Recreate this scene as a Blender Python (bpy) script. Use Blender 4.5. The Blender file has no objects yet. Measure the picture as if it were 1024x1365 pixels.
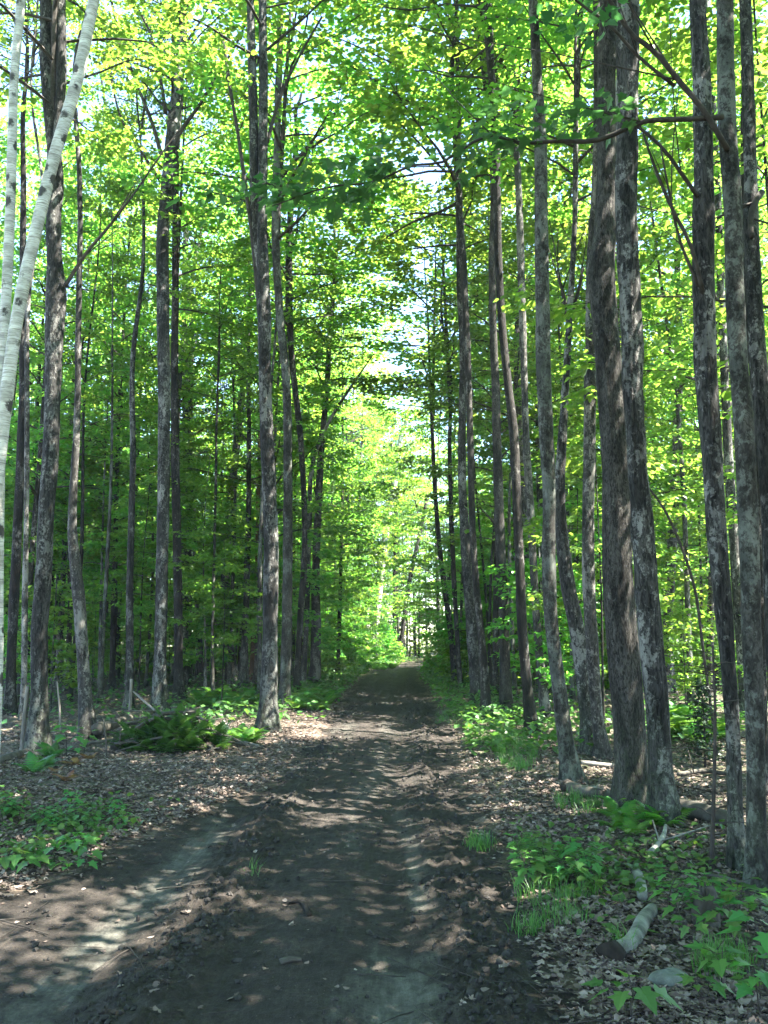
import bpy, math, random
import numpy as np
R = random.Random(7)
rng = np.random.default_rng(11)
S = bpy.context.scene
COL = S.collection
rad = math.radians

# ------------------------------------------------------------------ camera model (also used to estimate world positions)
FPX, CXP, CYP, HY = 1150.0, 512.0, 682.5, 850.0
PITCH = math.atan((HY - CYP) / FPX)
CAMZ = 1.65
cp, sp = math.cos(PITCH), math.sin(PITCH)

def at_depth(px, py, d):
    u, v = (px - CXP) / FPX, (CYP - py) / FPX
    t = d / (cp - v * sp)
    return np.array([t * u, d, CAMZ + t * (sp + v * cp)]), t

# ------------------------------------------------------------------ numpy noise
_H = rng.random((256, 256)).astype(np.float64)
def vnoise(x, y):
    xi = np.floor(x).astype(int); yi = np.floor(y).astype(int)
    fx = x - xi; fy = y - yi
    fx = fx * fx * fx * (fx * (fx * 6 - 15) + 10); fy = fy * fy * fy * (fy * (fy * 6 - 15) + 10)
    a = _H[xi & 255, yi & 255]; b = _H[(xi + 1) & 255, yi & 255]
    c = _H[xi & 255, (yi + 1) & 255]; d = _H[(xi + 1) & 255, (yi + 1) & 255]
    return (a * (1 - fx) + b * fx) * (1 - fy) + (c * (1 - fx) + d * fx) * fy
def fbm(x, y, o=4):
    s = 0; a = 0.5; n = 0
    for k in range(o):
        s = s + a * vnoise(x + 17.3 * k, y + 5.7 * k); n += a
        x = x * 2.03; y = y * 2.03; a *= 0.5
    return s / n
def sstep(a, b, x):
    t = np.clip((x - a) / (b - a), 0, 1)
    return t * t * (3 - 2 * t)

# ------------------------------------------------------------------ the track and the ground height
_cy = np.array([-30, 0, 5, 10, 15, 25, 38, 50, 60, 70, 80, 100, 130])
_cx = np.array([-.2, -.2, -.2, -.18, 0.05, 0.1, 0.3, 0.9, 2.6, 6.0, 11.0, 24.0, 40.0])
_hw = np.array([1.16, 1.16, 1.14, 1.06, 1.12, 1.12, 1.15, 1.2, 1.4, 1.6, 1.6, 1.6, 1.6])
def track_s(x, y):
    return x - np.interp(y, _cy, _cx)
def track_mask(x, y):
    """signed: >0 inside the churned dirt"""
    s = track_s(x, y); hw = np.interp(y, _cy, _hw)
    left = hw + 1.35 * (1 - sstep(4.2, 10.5, y))          # the second wheel path swings in from the left
    n = (fbm(x * 1.3 + 40, y * 1.1, 3) - .5) * .7
    return np.where(s < 0, left + s, hw - s) + n * .55
def ground_h(x, y, fine=True):
    x = np.asarray(x, float); y = np.asarray(y, float)
    s = track_s(x, y)
    m = sstep(-.25, .35, track_mask(x, y))
    h = (fbm(x * .22 + 9, y * .22 + 3, 3) - .5) * .30 * sstep(1.2, 5, np.abs(s))
    h = h + (1 - m) * .05
    h = h + (fbm(x * 1.7, y * 1.7 + 50, 3) - .5) * .10 * (1 - m) * sstep(.8, 3, np.abs(s))
    h = h - .10 * sstep(30, 60, y) - .0 * x
    g = np.exp(-((s + .86) / .24) ** 2) * .045 + np.exp(-((s - .66) / .26) ** 2) * .04 + np.exp(-((s + .25) / .3) ** 2) * .02
    g = g - np.exp(-((s + 1.3) / .28) ** 2) * .05 - np.exp(-((s - .28) / .2) ** 2) * .035
    h = h + m * g * (.55 + .5 * fbm(x * 1.6, y * .35 + 11, 3))
    if fine:
        rough = m * (.35 + np.exp(-((s + .86) / .3) ** 2) + np.exp(-((s - .66) / .3) ** 2)) * (1 - .85 * pale_mask(x, y))
        h = h + rough * (fbm(x * 10, y * 1.6 + 3, 4) - .5) * .05
        h = h + rough * (np.maximum(fbm(x * 26, y * 20 + 7, 3) - .52, 0)) * .09
        h = h + m * (fbm(x * 1.2 + 3, y * 2.2, 3) - .5) * .010
        h = h + (1 - m) * (fbm(x * 11, y * 11, 3) - .5) * .03
    return h
def pale_mask(x, y):
    s = track_s(x, y)
    a = np.exp(-((s + 1.34 + .15 * (fbm(y * .5, x * 0 + 4) - .5)) / .17) ** 4) * sstep(12, 6, y)
    b = np.exp(-((s - .29) / .20) ** 4) * sstep(11, 5, y)
    c = np.exp(-((s + .02) / .12) ** 4) * .5
    d = np.exp(-((s - .35) / .3) ** 4) * sstep(6, 14, y) * .3
    e = np.exp(-((s + .8) / .25) ** 4) * sstep(7, 16, y) * .55
    n = sstep(.43, .56, fbm(x * 3.0 + 8, y * .9 + 90, 4)) * (.55 + .45 * sstep(.4, .6, fbm(x * 9, y * 6 + 30, 3)))
    return np.clip((a + b) * n + (c + d + e) * n * .8, 0, 1)
def gz(x, y):
    return float(ground_h(np.array([x]), np.array([y]), False)[0])
def on_ground(px, py):
    """world point of the ground seen at a pixel of the 1024x1365 photo"""
    lo, hi = 2.0, 160.0
    for _ in range(50):
        mid = math.sqrt(lo * hi)
        p, t = at_depth(px, py, mid)
        if p[2] > gz(p[0], p[1]): lo = mid
        else: hi = mid
    p, t = at_depth(px, py, lo)
    p[2] = gz(p[0], p[1])
    return p, t

# ------------------------------------------------------------------ mesh helpers
def new_mesh(name, v, f_list, mats, mat_idx=None, smooth=False, uv=None, attrs=None):
    """f_list: list of (n, k) index arrays"""
    v = np.asarray(v, np.float32)
    me = bpy.data.meshes.new(name)
    me.vertices.add(len(v)); me.vertices.foreach_set('co', v.ravel())
    loops = np.concatenate([np.asarray(f, np.int32).ravel() for f in f_list if len(f)])
    tot = np.concatenate([np.full(len(f), np.asarray(f).shape[1], np.int32) for f in f_list if len(f)])
    st = np.concatenate([[0], np.cumsum(tot)[:-1]]).astype(np.int32)
    me.loops.add(len(loops)); me.loops.foreach_set('vertex_index', loops)
    me.polygons.add(len(tot)); me.polygons.foreach_set('loop_start', st); me.polygons.foreach_set('loop_total', tot)
    if mat_idx is not None: me.polygons.foreach_set('material_index', np.asarray(mat_idx, np.int32))
    me.polygons.foreach_set('use_smooth', np.full(len(tot), smooth, bool))
    if uv is not None:
        ul = me.uv_layers.new(name='uv'); ul.data.foreach_set('uv', np.asarray(uv, np.float32)[loops].ravel())
    for k, a in (attrs or {}).items():
        at = me.attributes.new(k, 'FLOAT', 'POINT'); at.data.foreach_set('value', np.asarray(a, np.float32))
    me.update(calc_edges=True)
    for m in mats: me.materials.append(m)
    return me
def link(name, me, parent=None, loc=(0, 0, 0), rot=(0, 0, 0), **props):
    o = bpy.data.objects.new(name, me); COL.objects.link(o)
    o.location = loc; o.rotation_euler = rot
    if parent is not None: o.parent = parent
    for k, v in props.items(): o[k] = v
    return o
def thing(name, label, cat, loc, group=None, rot=(0, 0, 0), scale=1.0):
    o = bpy.data.objects.new(name, None); COL.objects.link(o)
    o.empty_display_size = .2
    o.location = loc; o.rotation_euler = rot
    o.scale = (scale,) * 3 if not hasattr(scale, '__len__') else scale
    o['label'] = label; o['category'] = cat
    if group: o['group'] = group
    return o
def copy_tree(root, loc, rotz, scale=(1, 1, 1), label=None, group=None):
    r = root.copy(); COL.objects.link(r)
    r.location = loc; r.rotation_euler = (0, 0, rotz); r.scale = scale
    if label: r['label'] = label
    if group: r['group'] = group
    for ch in root.children:
        c = ch.copy(); COL.objects.link(c); c.parent = r
        for g in ch.children:
            d = g.copy(); COL.objects.link(d); d.parent = c
    return r

def smooth_path(P, Rr, step):
    P = np.asarray(P, float); Rr = np.asarray(Rr, float)
    seg = np.linalg.norm(np.diff(P, axis=0), axis=1); L = np.concatenate([[0], np.cumsum(seg)])
    n = max(3, int(L[-1] / step) + 1); q = np.linspace(0, L[-1], n)
    out = np.empty((n, 3))
    if len(P) > 2:
        T = np.gradient(P, L, axis=0)
    else:
        T = np.repeat(((P[1] - P[0]) / L[-1])[None], 2, 0)
    i = np.clip(np.searchsorted(L, q, 'right') - 1, 0, len(P) - 2)
    h = (L[i + 1] - L[i])[:, None]; t = ((q - L[i])[:, None]) / h
    h00 = 2 * t**3 - 3 * t**2 + 1; h10 = t**3 - 2 * t**2 + t; h01 = -2 * t**3 + 3 * t**2; h11 = t**3 - t**2
    out = h00 * P[i] + h10 * h * T[i] + h01 * P[i + 1] + h11 * h * T[i + 1]
    return out, np.interp(q, L, Rr), q

def tube(P, Rr, n=8, step=.25, knob=.0, seed=0, flare=0.0, ridge=0.0):
    """tapered tube: returns verts, quad array, tri array, uv"""
    C, rr, q = smooth_path(P, Rr, step)
    T = np.gradient(C, axis=0); T /= np.linalg.norm(T, axis=1)[:, None] + 1e-9
    ref = np.array([0., 1., 0.]) if abs(T[0][1]) < .8 else np.array([1., 0., 0.])
    B = np.cross(T, ref); B /= np.linalg.norm(B, axis=1)[:, None] + 1e-9
    N = np.cross(B, T)
    a = np.linspace(0, 2 * math.pi, n, endpoint=False)
    m = len(C)
    RR = np.repeat(rr[:, None], n, 1)
    if knob > 0:
        A = a[None, :] / (2 * math.pi) * 4
        n1 = (vnoise(np.abs(A % 4 - 2) * 1.6 + seed * 3.1, q[:, None] * 1.1 + seed) - .5) * 2
        n2 = (vnoise(np.abs(A % 4 - 2) * 3.2 + seed * 1.7, q[:, None] * 4.0 + seed * 2) - .5) * 2
        RR = RR * (1 + knob * n1 + knob * .55 * n2)
    if ridge > 0:
        A = np.abs(a[None, :] / math.pi - 1) * n * .21
        n3 = vnoise(A + seed * 2.3 + .8 * vnoise(A * .3, q[:, None] * 1.7), q[:, None] * 3.5 + seed) - .5
        RR = RR + ridge * n3 * (rr / (rr + .02))[:, None]
    if flare > 0:
        fl = np.exp(-np.maximum(q - .22, 0) / .22)[:, None]
        RR = RR * (1 + flare * fl * (.75 + .5 * np.sin(a * 3 + seed)[None, :] + .35 * np.sin(a * 5 + seed * 2)[None, :]))
    V = C[:, None, :] + RR[:, :, None] * (np.cos(a)[None, :, None] * B[:, None, :] + np.sin(a)[None, :, None] * N[:, None, :])
    V = V.reshape(-1, 3)
    i = np.arange(m - 1)[:, None] * n; j = np.arange(n)[None, :]; j2 = (j + 1) % n
    Q = np.stack([i + j, i + j2, i + n + j2, i + n + j], -1).reshape(-1, 4)
    cap = np.array([[0, k + 1, k] for k in range(1, n - 1)] + [[(m - 1) * n, (m - 1) * n + k, (m - 1) * n + k + 1] for k in range(1, n - 1)])
    uv = np.stack([np.repeat((a / (2 * math.pi))[None], m, 0), np.repeat(q[:, None], n, 1)], -1).reshape(-1, 2)
    return V, Q, cap, uv
class MB:
    def __init__(s): s.v = []; s.q = []; s.t = []; s.uv = []; s.n = 0
    def add(s, V, Q=None, T=None, uv=None):
        s.v.append(V)
        if Q is not None and len(Q): s.q.append(np.asarray(Q) + s.n)
        if T is not None and len(T): s.t.append(np.asarray(T) + s.n)
        s.uv.append(uv if uv is not None else np.zeros((len(V), 2))); s.n += len(V)
    def tube(s, *a, **k): s.add(*tube(*a, **k))
    def mesh(s, name, mats, smooth=True):
        fl = []
        if s.q: fl.append(np.concatenate(s.q))
        if s.t: fl.append(np.concatenate(s.t))
        return new_mesh(name, np.concatenate(s.v), fl, mats, smooth=smooth, uv=np.concatenate(s.uv))

# ------------------------------------------------------------------ materials
def nodes(name):
    m = bpy.data.materials.new(name); m.use_nodes = True
    nt = m.node_tree; nt.nodes.clear()
    out = nt.nodes.new('ShaderNodeOutputMaterial')
    return m, nt, out
class NT:
    def __init__(s, nt): s.nt = nt
    def n(s, typ, ins=None, **kw):
        x = s.nt.nodes.new(typ)
        for k, v in kw.items(): setattr(x, k, v)
        for k, v in (ins or {}).items():
            if hasattr(v, 'default_value') or isinstance(v, bpy.types.NodeSocket): s.nt.links.new(v, x.inputs[k])
            else: x.inputs[k].default_value = v
        return x
    def math(s, op, a, b=0.0, clamp=False):
        return s.n('ShaderNodeMath', {0: a, 1: b}, operation=op, use_clamp=clamp).outputs[0]
    def mix(s, f, a, b):
        x = s.nt.nodes.new('ShaderNodeMix'); x.data_type = 'RGBA'
        for i, v in ((0, f), (6, a), (7, b)):
            if isinstance(v, bpy.types.NodeSocket): s.nt.links.new(v, x.inputs[i])
            else: x.inputs[i].default_value = v if i == 0 else (*v, 1)
        return x.outputs[2]
    def ramp(s, f, stops, interp='LINEAR'):
        x = s.nt.nodes.new('ShaderNodeValToRGB'); x.color_ramp.interpolation = interp
        e = x.color_ramp.elements
        while len(e) < len(stops): e.new(.5)
        for el, (p, c) in zip(e, stops):
            el.position = p; el.color = (*c, 1) if hasattr(c, '__len__') else (c, c, c, 1)
        s.nt.links.new(f, x.inputs[0]); return x.outputs[0]
    def noise(s, vec, scale, detail=4, rough=.55, dist=0.0):
        return s.n('ShaderNodeTexNoise', {'Vector': vec, 'Scale': scale, 'Detail': detail, 'Roughness': rough, 'Distortion': dist}).outputs['Fac']

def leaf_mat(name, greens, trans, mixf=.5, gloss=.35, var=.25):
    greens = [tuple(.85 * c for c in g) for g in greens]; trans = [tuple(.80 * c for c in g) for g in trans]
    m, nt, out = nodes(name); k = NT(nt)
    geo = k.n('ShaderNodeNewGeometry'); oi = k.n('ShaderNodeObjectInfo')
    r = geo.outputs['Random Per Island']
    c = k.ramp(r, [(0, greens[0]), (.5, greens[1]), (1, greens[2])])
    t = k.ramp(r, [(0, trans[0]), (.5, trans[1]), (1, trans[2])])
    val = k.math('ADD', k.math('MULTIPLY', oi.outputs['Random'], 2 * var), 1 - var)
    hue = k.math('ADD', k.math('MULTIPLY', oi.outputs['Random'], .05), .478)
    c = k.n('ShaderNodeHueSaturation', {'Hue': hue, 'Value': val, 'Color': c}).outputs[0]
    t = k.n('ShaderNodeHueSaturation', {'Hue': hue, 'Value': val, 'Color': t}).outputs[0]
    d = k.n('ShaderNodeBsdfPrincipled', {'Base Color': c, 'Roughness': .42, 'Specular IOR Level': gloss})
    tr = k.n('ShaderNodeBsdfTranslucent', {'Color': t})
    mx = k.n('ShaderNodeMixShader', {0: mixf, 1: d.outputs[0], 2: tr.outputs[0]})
    nt.links.new(mx.outputs[0], out.inputs[0]); return m

def bark_mat(name, dark, mid, lich, amount=.45, scale=1.0, stretch=.22, bump=.6, moss=0.0, tint=.3):
    m, nt, out = nodes(name); k = NT(nt)
    tc = k.n('ShaderNodeTexCoord'); oi = k.n('ShaderNodeObjectInfo')
    off = k.n('ShaderNodeVectorMath', {0: tc.outputs['Object']}, operation='ADD')
    sc = k.n('ShaderNodeVectorMath', {0: oi.outputs['Random']}, operation='SCALE'); sc.inputs['Scale'].default_value = 37
    nt.links.new(sc.outputs[0], off.inputs[1])
    vec = off.outputs[0]
    mp = k.n('ShaderNodeMapping', {'Vector': vec, 'Scale': (1, 1, stretch)}).outputs[0]
    fiss = k.noise(mp, 40 * scale, 6, .7, .8)
    blocks = k.noise(k.n('ShaderNodeMapping', {'Vector': vec, 'Scale': (1, 1, .6)}).outputs[0], 13 * scale, 7, .74, .4)
    big = k.noise(k.n('ShaderNodeMapping', {'Vector': vec, 'Scale': (1, 1, .45)}).outputs[0], 2.6 * scale, 3, .5)
    col = k.mix(k.ramp(fiss, [(.40, 0), (.60, 1)]), dark, mid)
    speck = k.noise(vec, 30 * scale, 4, .7)
    lf = k.math('ADD', k.math('ADD', k.math('MULTIPLY', blocks, .55), k.math('MULTIPLY', speck, .25)), k.math('MULTIPLY', big, .4))
    lm = k.ramp(lf, [(.705 - amount * .22, 0), (.735 - amount * .2, 1)])
    lm = k.math('MULTIPLY', lm, k.ramp(fiss, [(.3, .35), (.5, 1)]))
    col = k.mix(lm, col, lich)
    dk = k.ramp(k.noise(mp, 6 * scale, 4, .6), [(.40, .40), (.58, 1)])
    col = k.n('ShaderNodeMix', {0: 1.0, 6: col, 7: dk}, data_type='RGBA', blend_type='MULTIPLY').outputs[2]
    if moss > 0:
        z = k.n('ShaderNodeSeparateXYZ', {0: tc.outputs['Object']}).outputs['Z']
        mm = k.math('MULTIPLY', k.ramp(k.math('MULTIPLY', z, .5), [(.05, 1), (.6, 0)]), k.ramp(blocks, [(.42, 0), (.6, 1)]))
        col = k.mix(k.math('MULTIPLY', mm, moss), col, (.075, .10, .05))
    val = k.math('ADD', k.math('MULTIPLY', oi.outputs['Random'], 1.2 * tint), .76 * (1 - tint))
    col = k.n('ShaderNodeHueSaturation', {'Value': val, 'Color': col}).outputs[0]
    hgt = k.math('ADD', k.math('MULTIPLY', fiss, .7), k.math('MULTIPLY', blocks, .6))
    b = k.n('ShaderNodeBump', {'Strength': bump, 'Distance': .02, 'Height': hgt})
    p = k.n('ShaderNodeBsdfPrincipled', {'Base Color': col, 'Roughness': .9, 'Specular IOR Level': .15, 'Normal': b.outputs[0]})
    nt.links.new(p.outputs[0], out.inputs[0]); return m

def birch_mat():
    m, nt, out = nodes('birch_bark'); k = NT(nt)
    tc = k.n('ShaderNodeTexCoord'); uv = tc.outputs['UV']; ob = tc.outputs['Object']
    stretch = k.n('ShaderNodeMapping', {'Vector': ob, 'Scale': (3, 3, 60)}).outputs[0]
    lent = k.noise(stretch, 2.2, 5, .7)
    soft = k.noise(k.n('ShaderNodeMapping', {'Vector': ob, 'Scale': (2, 2, 5)}).outputs[0], 3, 4, .6)
    col = k.mix(k.ramp(soft, [(.35, 0), (.65, 1)]), (.24, .23, .205), (.52, .50, .46))
    col = k.mix(k.ramp(lent, [(.52, 0), (.60, .9)]), col, (.13, .11, .095))
    vo = k.n('ShaderNodeTexVoronoi', {'Vector': k.n('ShaderNodeMapping', {'Vector': uv, 'Scale': (.95, 2.5, 1)}).outputs[0], 'Scale': 1.6, 'Randomness': .9})
    warp = k.math('ADD', vo.outputs['Distance'], k.math('MULTIPLY', k.noise(ob, 30, 4, .7), .34))
    sc = k.ramp(warp, [(.40, 1), (.46, 0)])
    col = k.mix(sc, col, (.035, .03, .027))
    b = k.n('ShaderNodeBump', {'Strength': .5, 'Distance': .006, 'Height': k.math('SUBTRACT', lent, k.math('MULTIPLY', sc, -.6))})
    p = k.n('ShaderNodeBsdfPrincipled', {'Base Color': col, 'Roughness': .65, 'Specular IOR Level': .3, 'Normal': b.outputs[0]})
    nt.links.new(p.outputs[0], out.inputs[0]); return m

def ground_mat():
    m, nt, out = nodes('forest_soil'); k = NT(nt)
    geo = k.n('ShaderNodeNewGeometry'); pos = geo.outputs['Position']
    at = lambda n: k.n('ShaderNodeAttribute', attribute_name=n).outputs['Fac']
    dirt, pale, green = at('dirt'), at('pale'), at('green')
    # leaf litter
    v1 = k.n('ShaderNodeTexVoronoi', {'Vector': k.n('ShaderNodeVectorMath', {0: pos, 1: k.n('ShaderNodeVectorMath', {0: k.n('ShaderNodeTexNoise', {'Vector': pos, 'Scale': 14.0, 'Detail': 2.0}).outputs['Color'], 1: (.07, .07, .07)}, operation='MULTIPLY').outputs[0]}, operation='ADD').outputs[0], 'Scale': 17.0})
    v2 = k.n('ShaderNodeTexVoronoi', {'Vector': pos, 'Scale': 41.0})
    cell = k.n('ShaderNodeSeparateColor', {0: v1.outputs['Color']}).outputs[0]
    cell2 = k.n('ShaderNodeSeparateColor', {0: v2.outputs['Color']}).outputs[1]
    lit = k.ramp(k.math('ADD', k.math('MULTIPLY', cell, .65), k.math('MULTIPLY', cell2, .35)), [(.12, (.018, .013, .010)), (.4, (.068, .046, .033)), (.62, (.13, .095, .072)), (.9, (.23, .185, .15))])
    edge = k.ramp(v1.outputs['Distance'], [(.0, 1), (.75, .55)])
    lit = k.n('ShaderNodeMix', {0: 1.0, 6: lit, 7: edge}, data_type='RGBA', blend_type='MULTIPLY').outputs[2]
    big = k.noise(pos, 1.3, 5, .6)
    lit = k.mix(k.ramp(big, [(.42, .0), (.68, .75)]), lit, (.075, .055, .04))
    gm = k.math('MULTIPLY', green, k.ramp(k.noise(pos, 9, 4, .7), [(.42, 0), (.6, .8)]))
    lit = k.mix(gm, lit, (.06, .10, .035))
    # dirt
    n1 = k.noise(pos, 5, 8, .72); n2 = k.noise(pos, 46, 4, .65); n4 = k.noise(pos, 115, 3, .7); n3 = k.noise(k.n('ShaderNodeMapping', {'Vector': pos, 'Scale': (9, 1.0, 3)}).outputs[0], 4, 4, .6)
    di = k.ramp(k.math('ADD', k.math('ADD', k.math('MULTIPLY', n1, .34), k.math('MULTIPLY', n3, .22)), k.math('ADD', k.math('MULTIPLY', n2, .24), k.math('MULTIPLY', n4, .20))), [(.36, (.0075, .0058, .0045)), (.5, (.024, .0192, .0155)), (.68, (.066, .054, .043))])
    crumbs = k.ramp(k.n('ShaderNodeTexVoronoi', {'Vector': pos, 'Scale': 33.0}).outputs['Distance'], [(.08, 1), (.16, 0)])
    crumbs = k.math('MULTIPLY', crumbs, k.ramp(k.noise(pos, 3.1, 3), [(.5, 0), (.62, .8)]))
    di = k.mix(crumbs, di, (.13, .105, .08))
    pa = k.ramp(k.math('ADD', k.math('MULTIPLY', n3, .4), k.math('ADD', k.math('MULTIPLY', n1, .3), k.math('MULTIPLY', n2, .3))), [(.36, (.04, .038, .031)), (.52, (.085, .082, .068)), (.68, (.15, .145, .122))])
    di = k.mix(k.math('MULTIPLY', pale, k.ramp(n1, [(.36, .25), (.52, 1)])), di, pa)
    fac = k.ramp(k.math('ADD', dirt, k.math('MULTIPLY', k.math('SUBTRACT', n1, .5), .9)), [(.40, 0), (.58, 1)])
    col = k.mix(fac, lit, di)
    h = k.math('ADD', k.math('MULTIPLY', k.math('MULTIPLY', v1.outputs['Distance'], -1.0), k.math('SUBTRACT', 1.0, fac)), k.math('ADD', k.math('ADD', k.math('MULTIPLY', n2, .8), k.math('MULTIPLY', n4, .5)), k.math('MULTIPLY', n1, .9)))
    b = k.n('ShaderNodeBump', {'Strength': .75, 'Distance': .035, 'Height': h})
    p = k.n('ShaderNodeBsdfPrincipled', {'Base Color': col, 'Roughness': .88, 'Specular IOR Level': .2, 'Normal': b.outputs[0]})
    nt.links.new(p.outputs[0], out.inputs[0]); return m

def simple_mat(name, stops, scale=8, rough=.85, bump=.4, stretch=(1, 1, 1), island=False):
    m, nt, out = nodes(name); k = NT(nt)
    tc = k.n('ShaderNodeTexCoord'); vec = k.n('ShaderNodeMapping', {'Vector': tc.outputs['Object'], 'Scale': stretch}).outputs[0]
    f = k.noise(vec, scale, 6, .65)
    fac = f
    if island:
        fac = k.math('ADD', k.math('MULTIPLY', k.n('ShaderNodeNewGeometry').outputs['Random Per Island'], .8), k.math('MULTIPLY', f, .25))
    col = k.ramp(fac, stops)
    b = k.n('ShaderNodeBump', {'Strength': bump, 'Distance': .01, 'Height': f})
    p = k.n('ShaderNodeBsdfPrincipled', {'Base Color': col, 'Roughness': rough, 'Specular IOR Level': .2, 'Normal': b.outputs[0]})
    nt.links.new(p.outputs[0], out.inputs[0]); return m

M = {}
M['canopy'] = leaf_mat('canopy_leaf', [(.042, .105, .020), (.062, .145, .026), (.095, .185, .034)], [(.17, .38, .04), (.27, .51, .05), (.43, .63, .08)], .55)
M['understory'] = leaf_mat('understory_leaf', [(.035, .10, .022), (.05, .135, .028), (.075, .17, .032)], [(.22, .52, .058), (.32, .64, .07), (.46, .74, .09)], .57)
M['shade'] = leaf_mat('painted_shade_leaf', [(.03, .085, .03), (.04, .10, .034), (.05, .12, .04)], [(.07, .24, .06), (.09, .28, .065), (.11, .32, .07)], .45)  # greens darkened and cooled to paint shade onto the near limb leaves
M['herb'] = leaf_mat('herb_leaf', [(.045, .13, .035), (.06, .17, .04), (.09, .20, .045)], [(.09, .26, .04), (.13, .33, .045), (.2, .38, .05)], .42)
M['fern'] = leaf_mat('fern_leaf', [(.04, .12, .02), (.06, .16, .025), (.09, .2, .03)], [(.09, .26, .025), (.14, .34, .03), (.2, .4, .04)], .42)
M['dark_fern'] = leaf_mat('dark_fern_leaf', [(.03, .10, .025), (.042, .125, .03), (.06, .15, .036)], [(.08, .25, .035), (.11, .30, .04), (.15, .35, .05)], .4)
M['needle'] = leaf_mat('needle', [(.015, .04, .018), (.02, .05, .02), (.03, .065, .025)], [(.03, .07, .02), (.03, .08, .02), (.04, .09, .03)], .3)
M['rust_fern'] = leaf_mat('dead_fern_leaf', [(.16, .06, .02), (.2, .09, .03), (.24, .13, .05)], [(.2, .08, .03), (.22, .1, .03), (.26, .14, .05)], .35)
M['maple'] = bark_mat('maple_bark', (.010, .0095, .009), (.074, .071, .066), (.21, .206, .19), .40, 1.0, .25, .9, .5)
M['dark'] = bark_mat('dark_bark', (.011, .010, .009), (.052, .046, .040), (.18, .17, .155), .25, 1.2, .2, .9, .3)
M['ash'] = bark_mat('furrowed_bark', (.014, .0125, .011), (.092, .086, .076), (.17, .165, .145), .12, 1.5, .30, 1.0, .4, .1)
M['lichen'] = bark_mat('lichen_bark', (.026, .024, .021), (.080, .077, .066), (.15, .16, .138), .50, 1.0, .5, .5, .3, .1)
M['grey'] = bark_mat('grey_bark', (.028, .0255, .023), (.10, .094, .086), (.26, .245, .22), .45, 1.1, .3, .5, .2)
M['tan'] = bark_mat('tan_bark', (.09, .05, .025), (.22, .135, .07), (.26, .18, .11), .3, 1.0, .3, .5)
M['birch'] = birch_mat()
M['twig'] = simple_mat('twig_bark', [(.3, (.018, .015, .012)), (.7, (.055, .047, .04))], 14, .9)
M['deadwood'] = simple_mat('weathered_wood', [(.3, (.07, .06, .05)), (.7, (.22, .20, .17))], 9, .85, .5, (1, 1, .3))
M['logbark'] = simple_mat('pale_log_bark', [(.34, (.05, .05, .04)), (.5, (.14, .14, .12)), (.68, (.26, .26, .225))], 7, .8, .6)
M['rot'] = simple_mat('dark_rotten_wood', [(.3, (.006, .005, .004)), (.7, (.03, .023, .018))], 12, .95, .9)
M['oldlog'] = simple_mat('old_log_bark', [(.3, (.028, .024, .019)), (.6, (.075, .068, .055)), (.75, (.12, .115, .098))], 8, .9, .8, (1, 1, 1))
M['rock'] = simple_mat('lichened_rock', [(.35, (.05, .055, .047)), (.55, (.12, .13, .113)), (.75, (.2, .215, .19))], 9, .85, .6)
M['litter'] = simple_mat('dry_leaf', [(.05, (.026, .019, .015)), (.35, (.078, .057, .046)), (.7, (.145, .112, .093)), (1, (.26, .215, .18))], 20, .75, .2, island=True)
M['clod'] = simple_mat('soil_clod', [(.3, (.010, .009, .008)), (.7, (.046, .041, .036))], 18, .95, .8)
M['grass'] = leaf_mat('grass_blade', [(.05, .13, .03), (.07, .17, .035), (.11, .21, .05)], [(.1, .26, .03), (.14, .32, .04), (.2, .36, .06)], .4)
M['soil'] = ground_mat()

# ------------------------------------------------------------------ leaf templates and sprays
def leaf_template(lod):
    if lod == 0:
        h = [(.10, -.05), (.36, .0), (.27, .17), (.54, .40), (.26, .45), (.20, .66)]
        pts = [(0, 0)] + h + [(0, 1.0)] + [(-x, y) for x, y in h[::-1]]
        P = np.array([(x, y, -.10 * y * y + .16 * abs(x)) for x, y in pts] + [(0, .32, 0)])
        n = len(pts); T = np.array([[n, i, (i + 1) % n] for i in range(n)])
    elif lod == 1:
        pts = [(0, 0), (.34, .12), (.44, .45), (0, 1.0), (-.44, .45), (-.34, .12)]
        P = np.array([(x, y, -.12 * y * y + .18 * abs(x)) for x, y in pts])
        T = np.array([[0, 1, 2], [0, 2, 3], [0, 3, 4], [0, 4, 5]])
    else:
        pts = [(0, 0), (.45, .42), (0, 1.0), (-.45, .42)]
        P = np.array([(x, y, -.1 * y * y + .15 * abs(x)) for x, y in pts])
        T = np.array([[0, 1, 2], [0, 2, 3]])
    return P, T
LEAF = [leaf_template(0), leaf_template(1), leaf_template(2)]

def place_leaves(pos, yaw, tilt, roll, size, lod):
    """vectorised: leaves (n) -> verts (n,k,3)"""
    P, T = LEAF[lod]
    n = len(pos)
    L = P[None] * size[:, None, None]
    cr, sr = np.cos(roll)[:, None], np.sin(roll)[:, None]
    x, y, z = L[..., 0], L[..., 1], L[..., 2]
    x, z = x * cr + z * sr, -x * sr + z * cr
    ct, st = np.cos(tilt)[:, None], np.sin(tilt)[:, None]
    y, z = y * ct - z * st, y * st + z * ct
    cy, sy = np.cos(yaw)[:, None], np.sin(yaw)[:, None]
    x, y = x * cy - y * sy, x * sy + y * cy
    V = np.stack([x, y, z], -1) + pos[:, None, :]
    k = len(P)
    F = (T[None] + (np.arange(n) * k)[:, None, None]).reshape(-1, 3)
    return V.reshape(-1, 3), F

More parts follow.
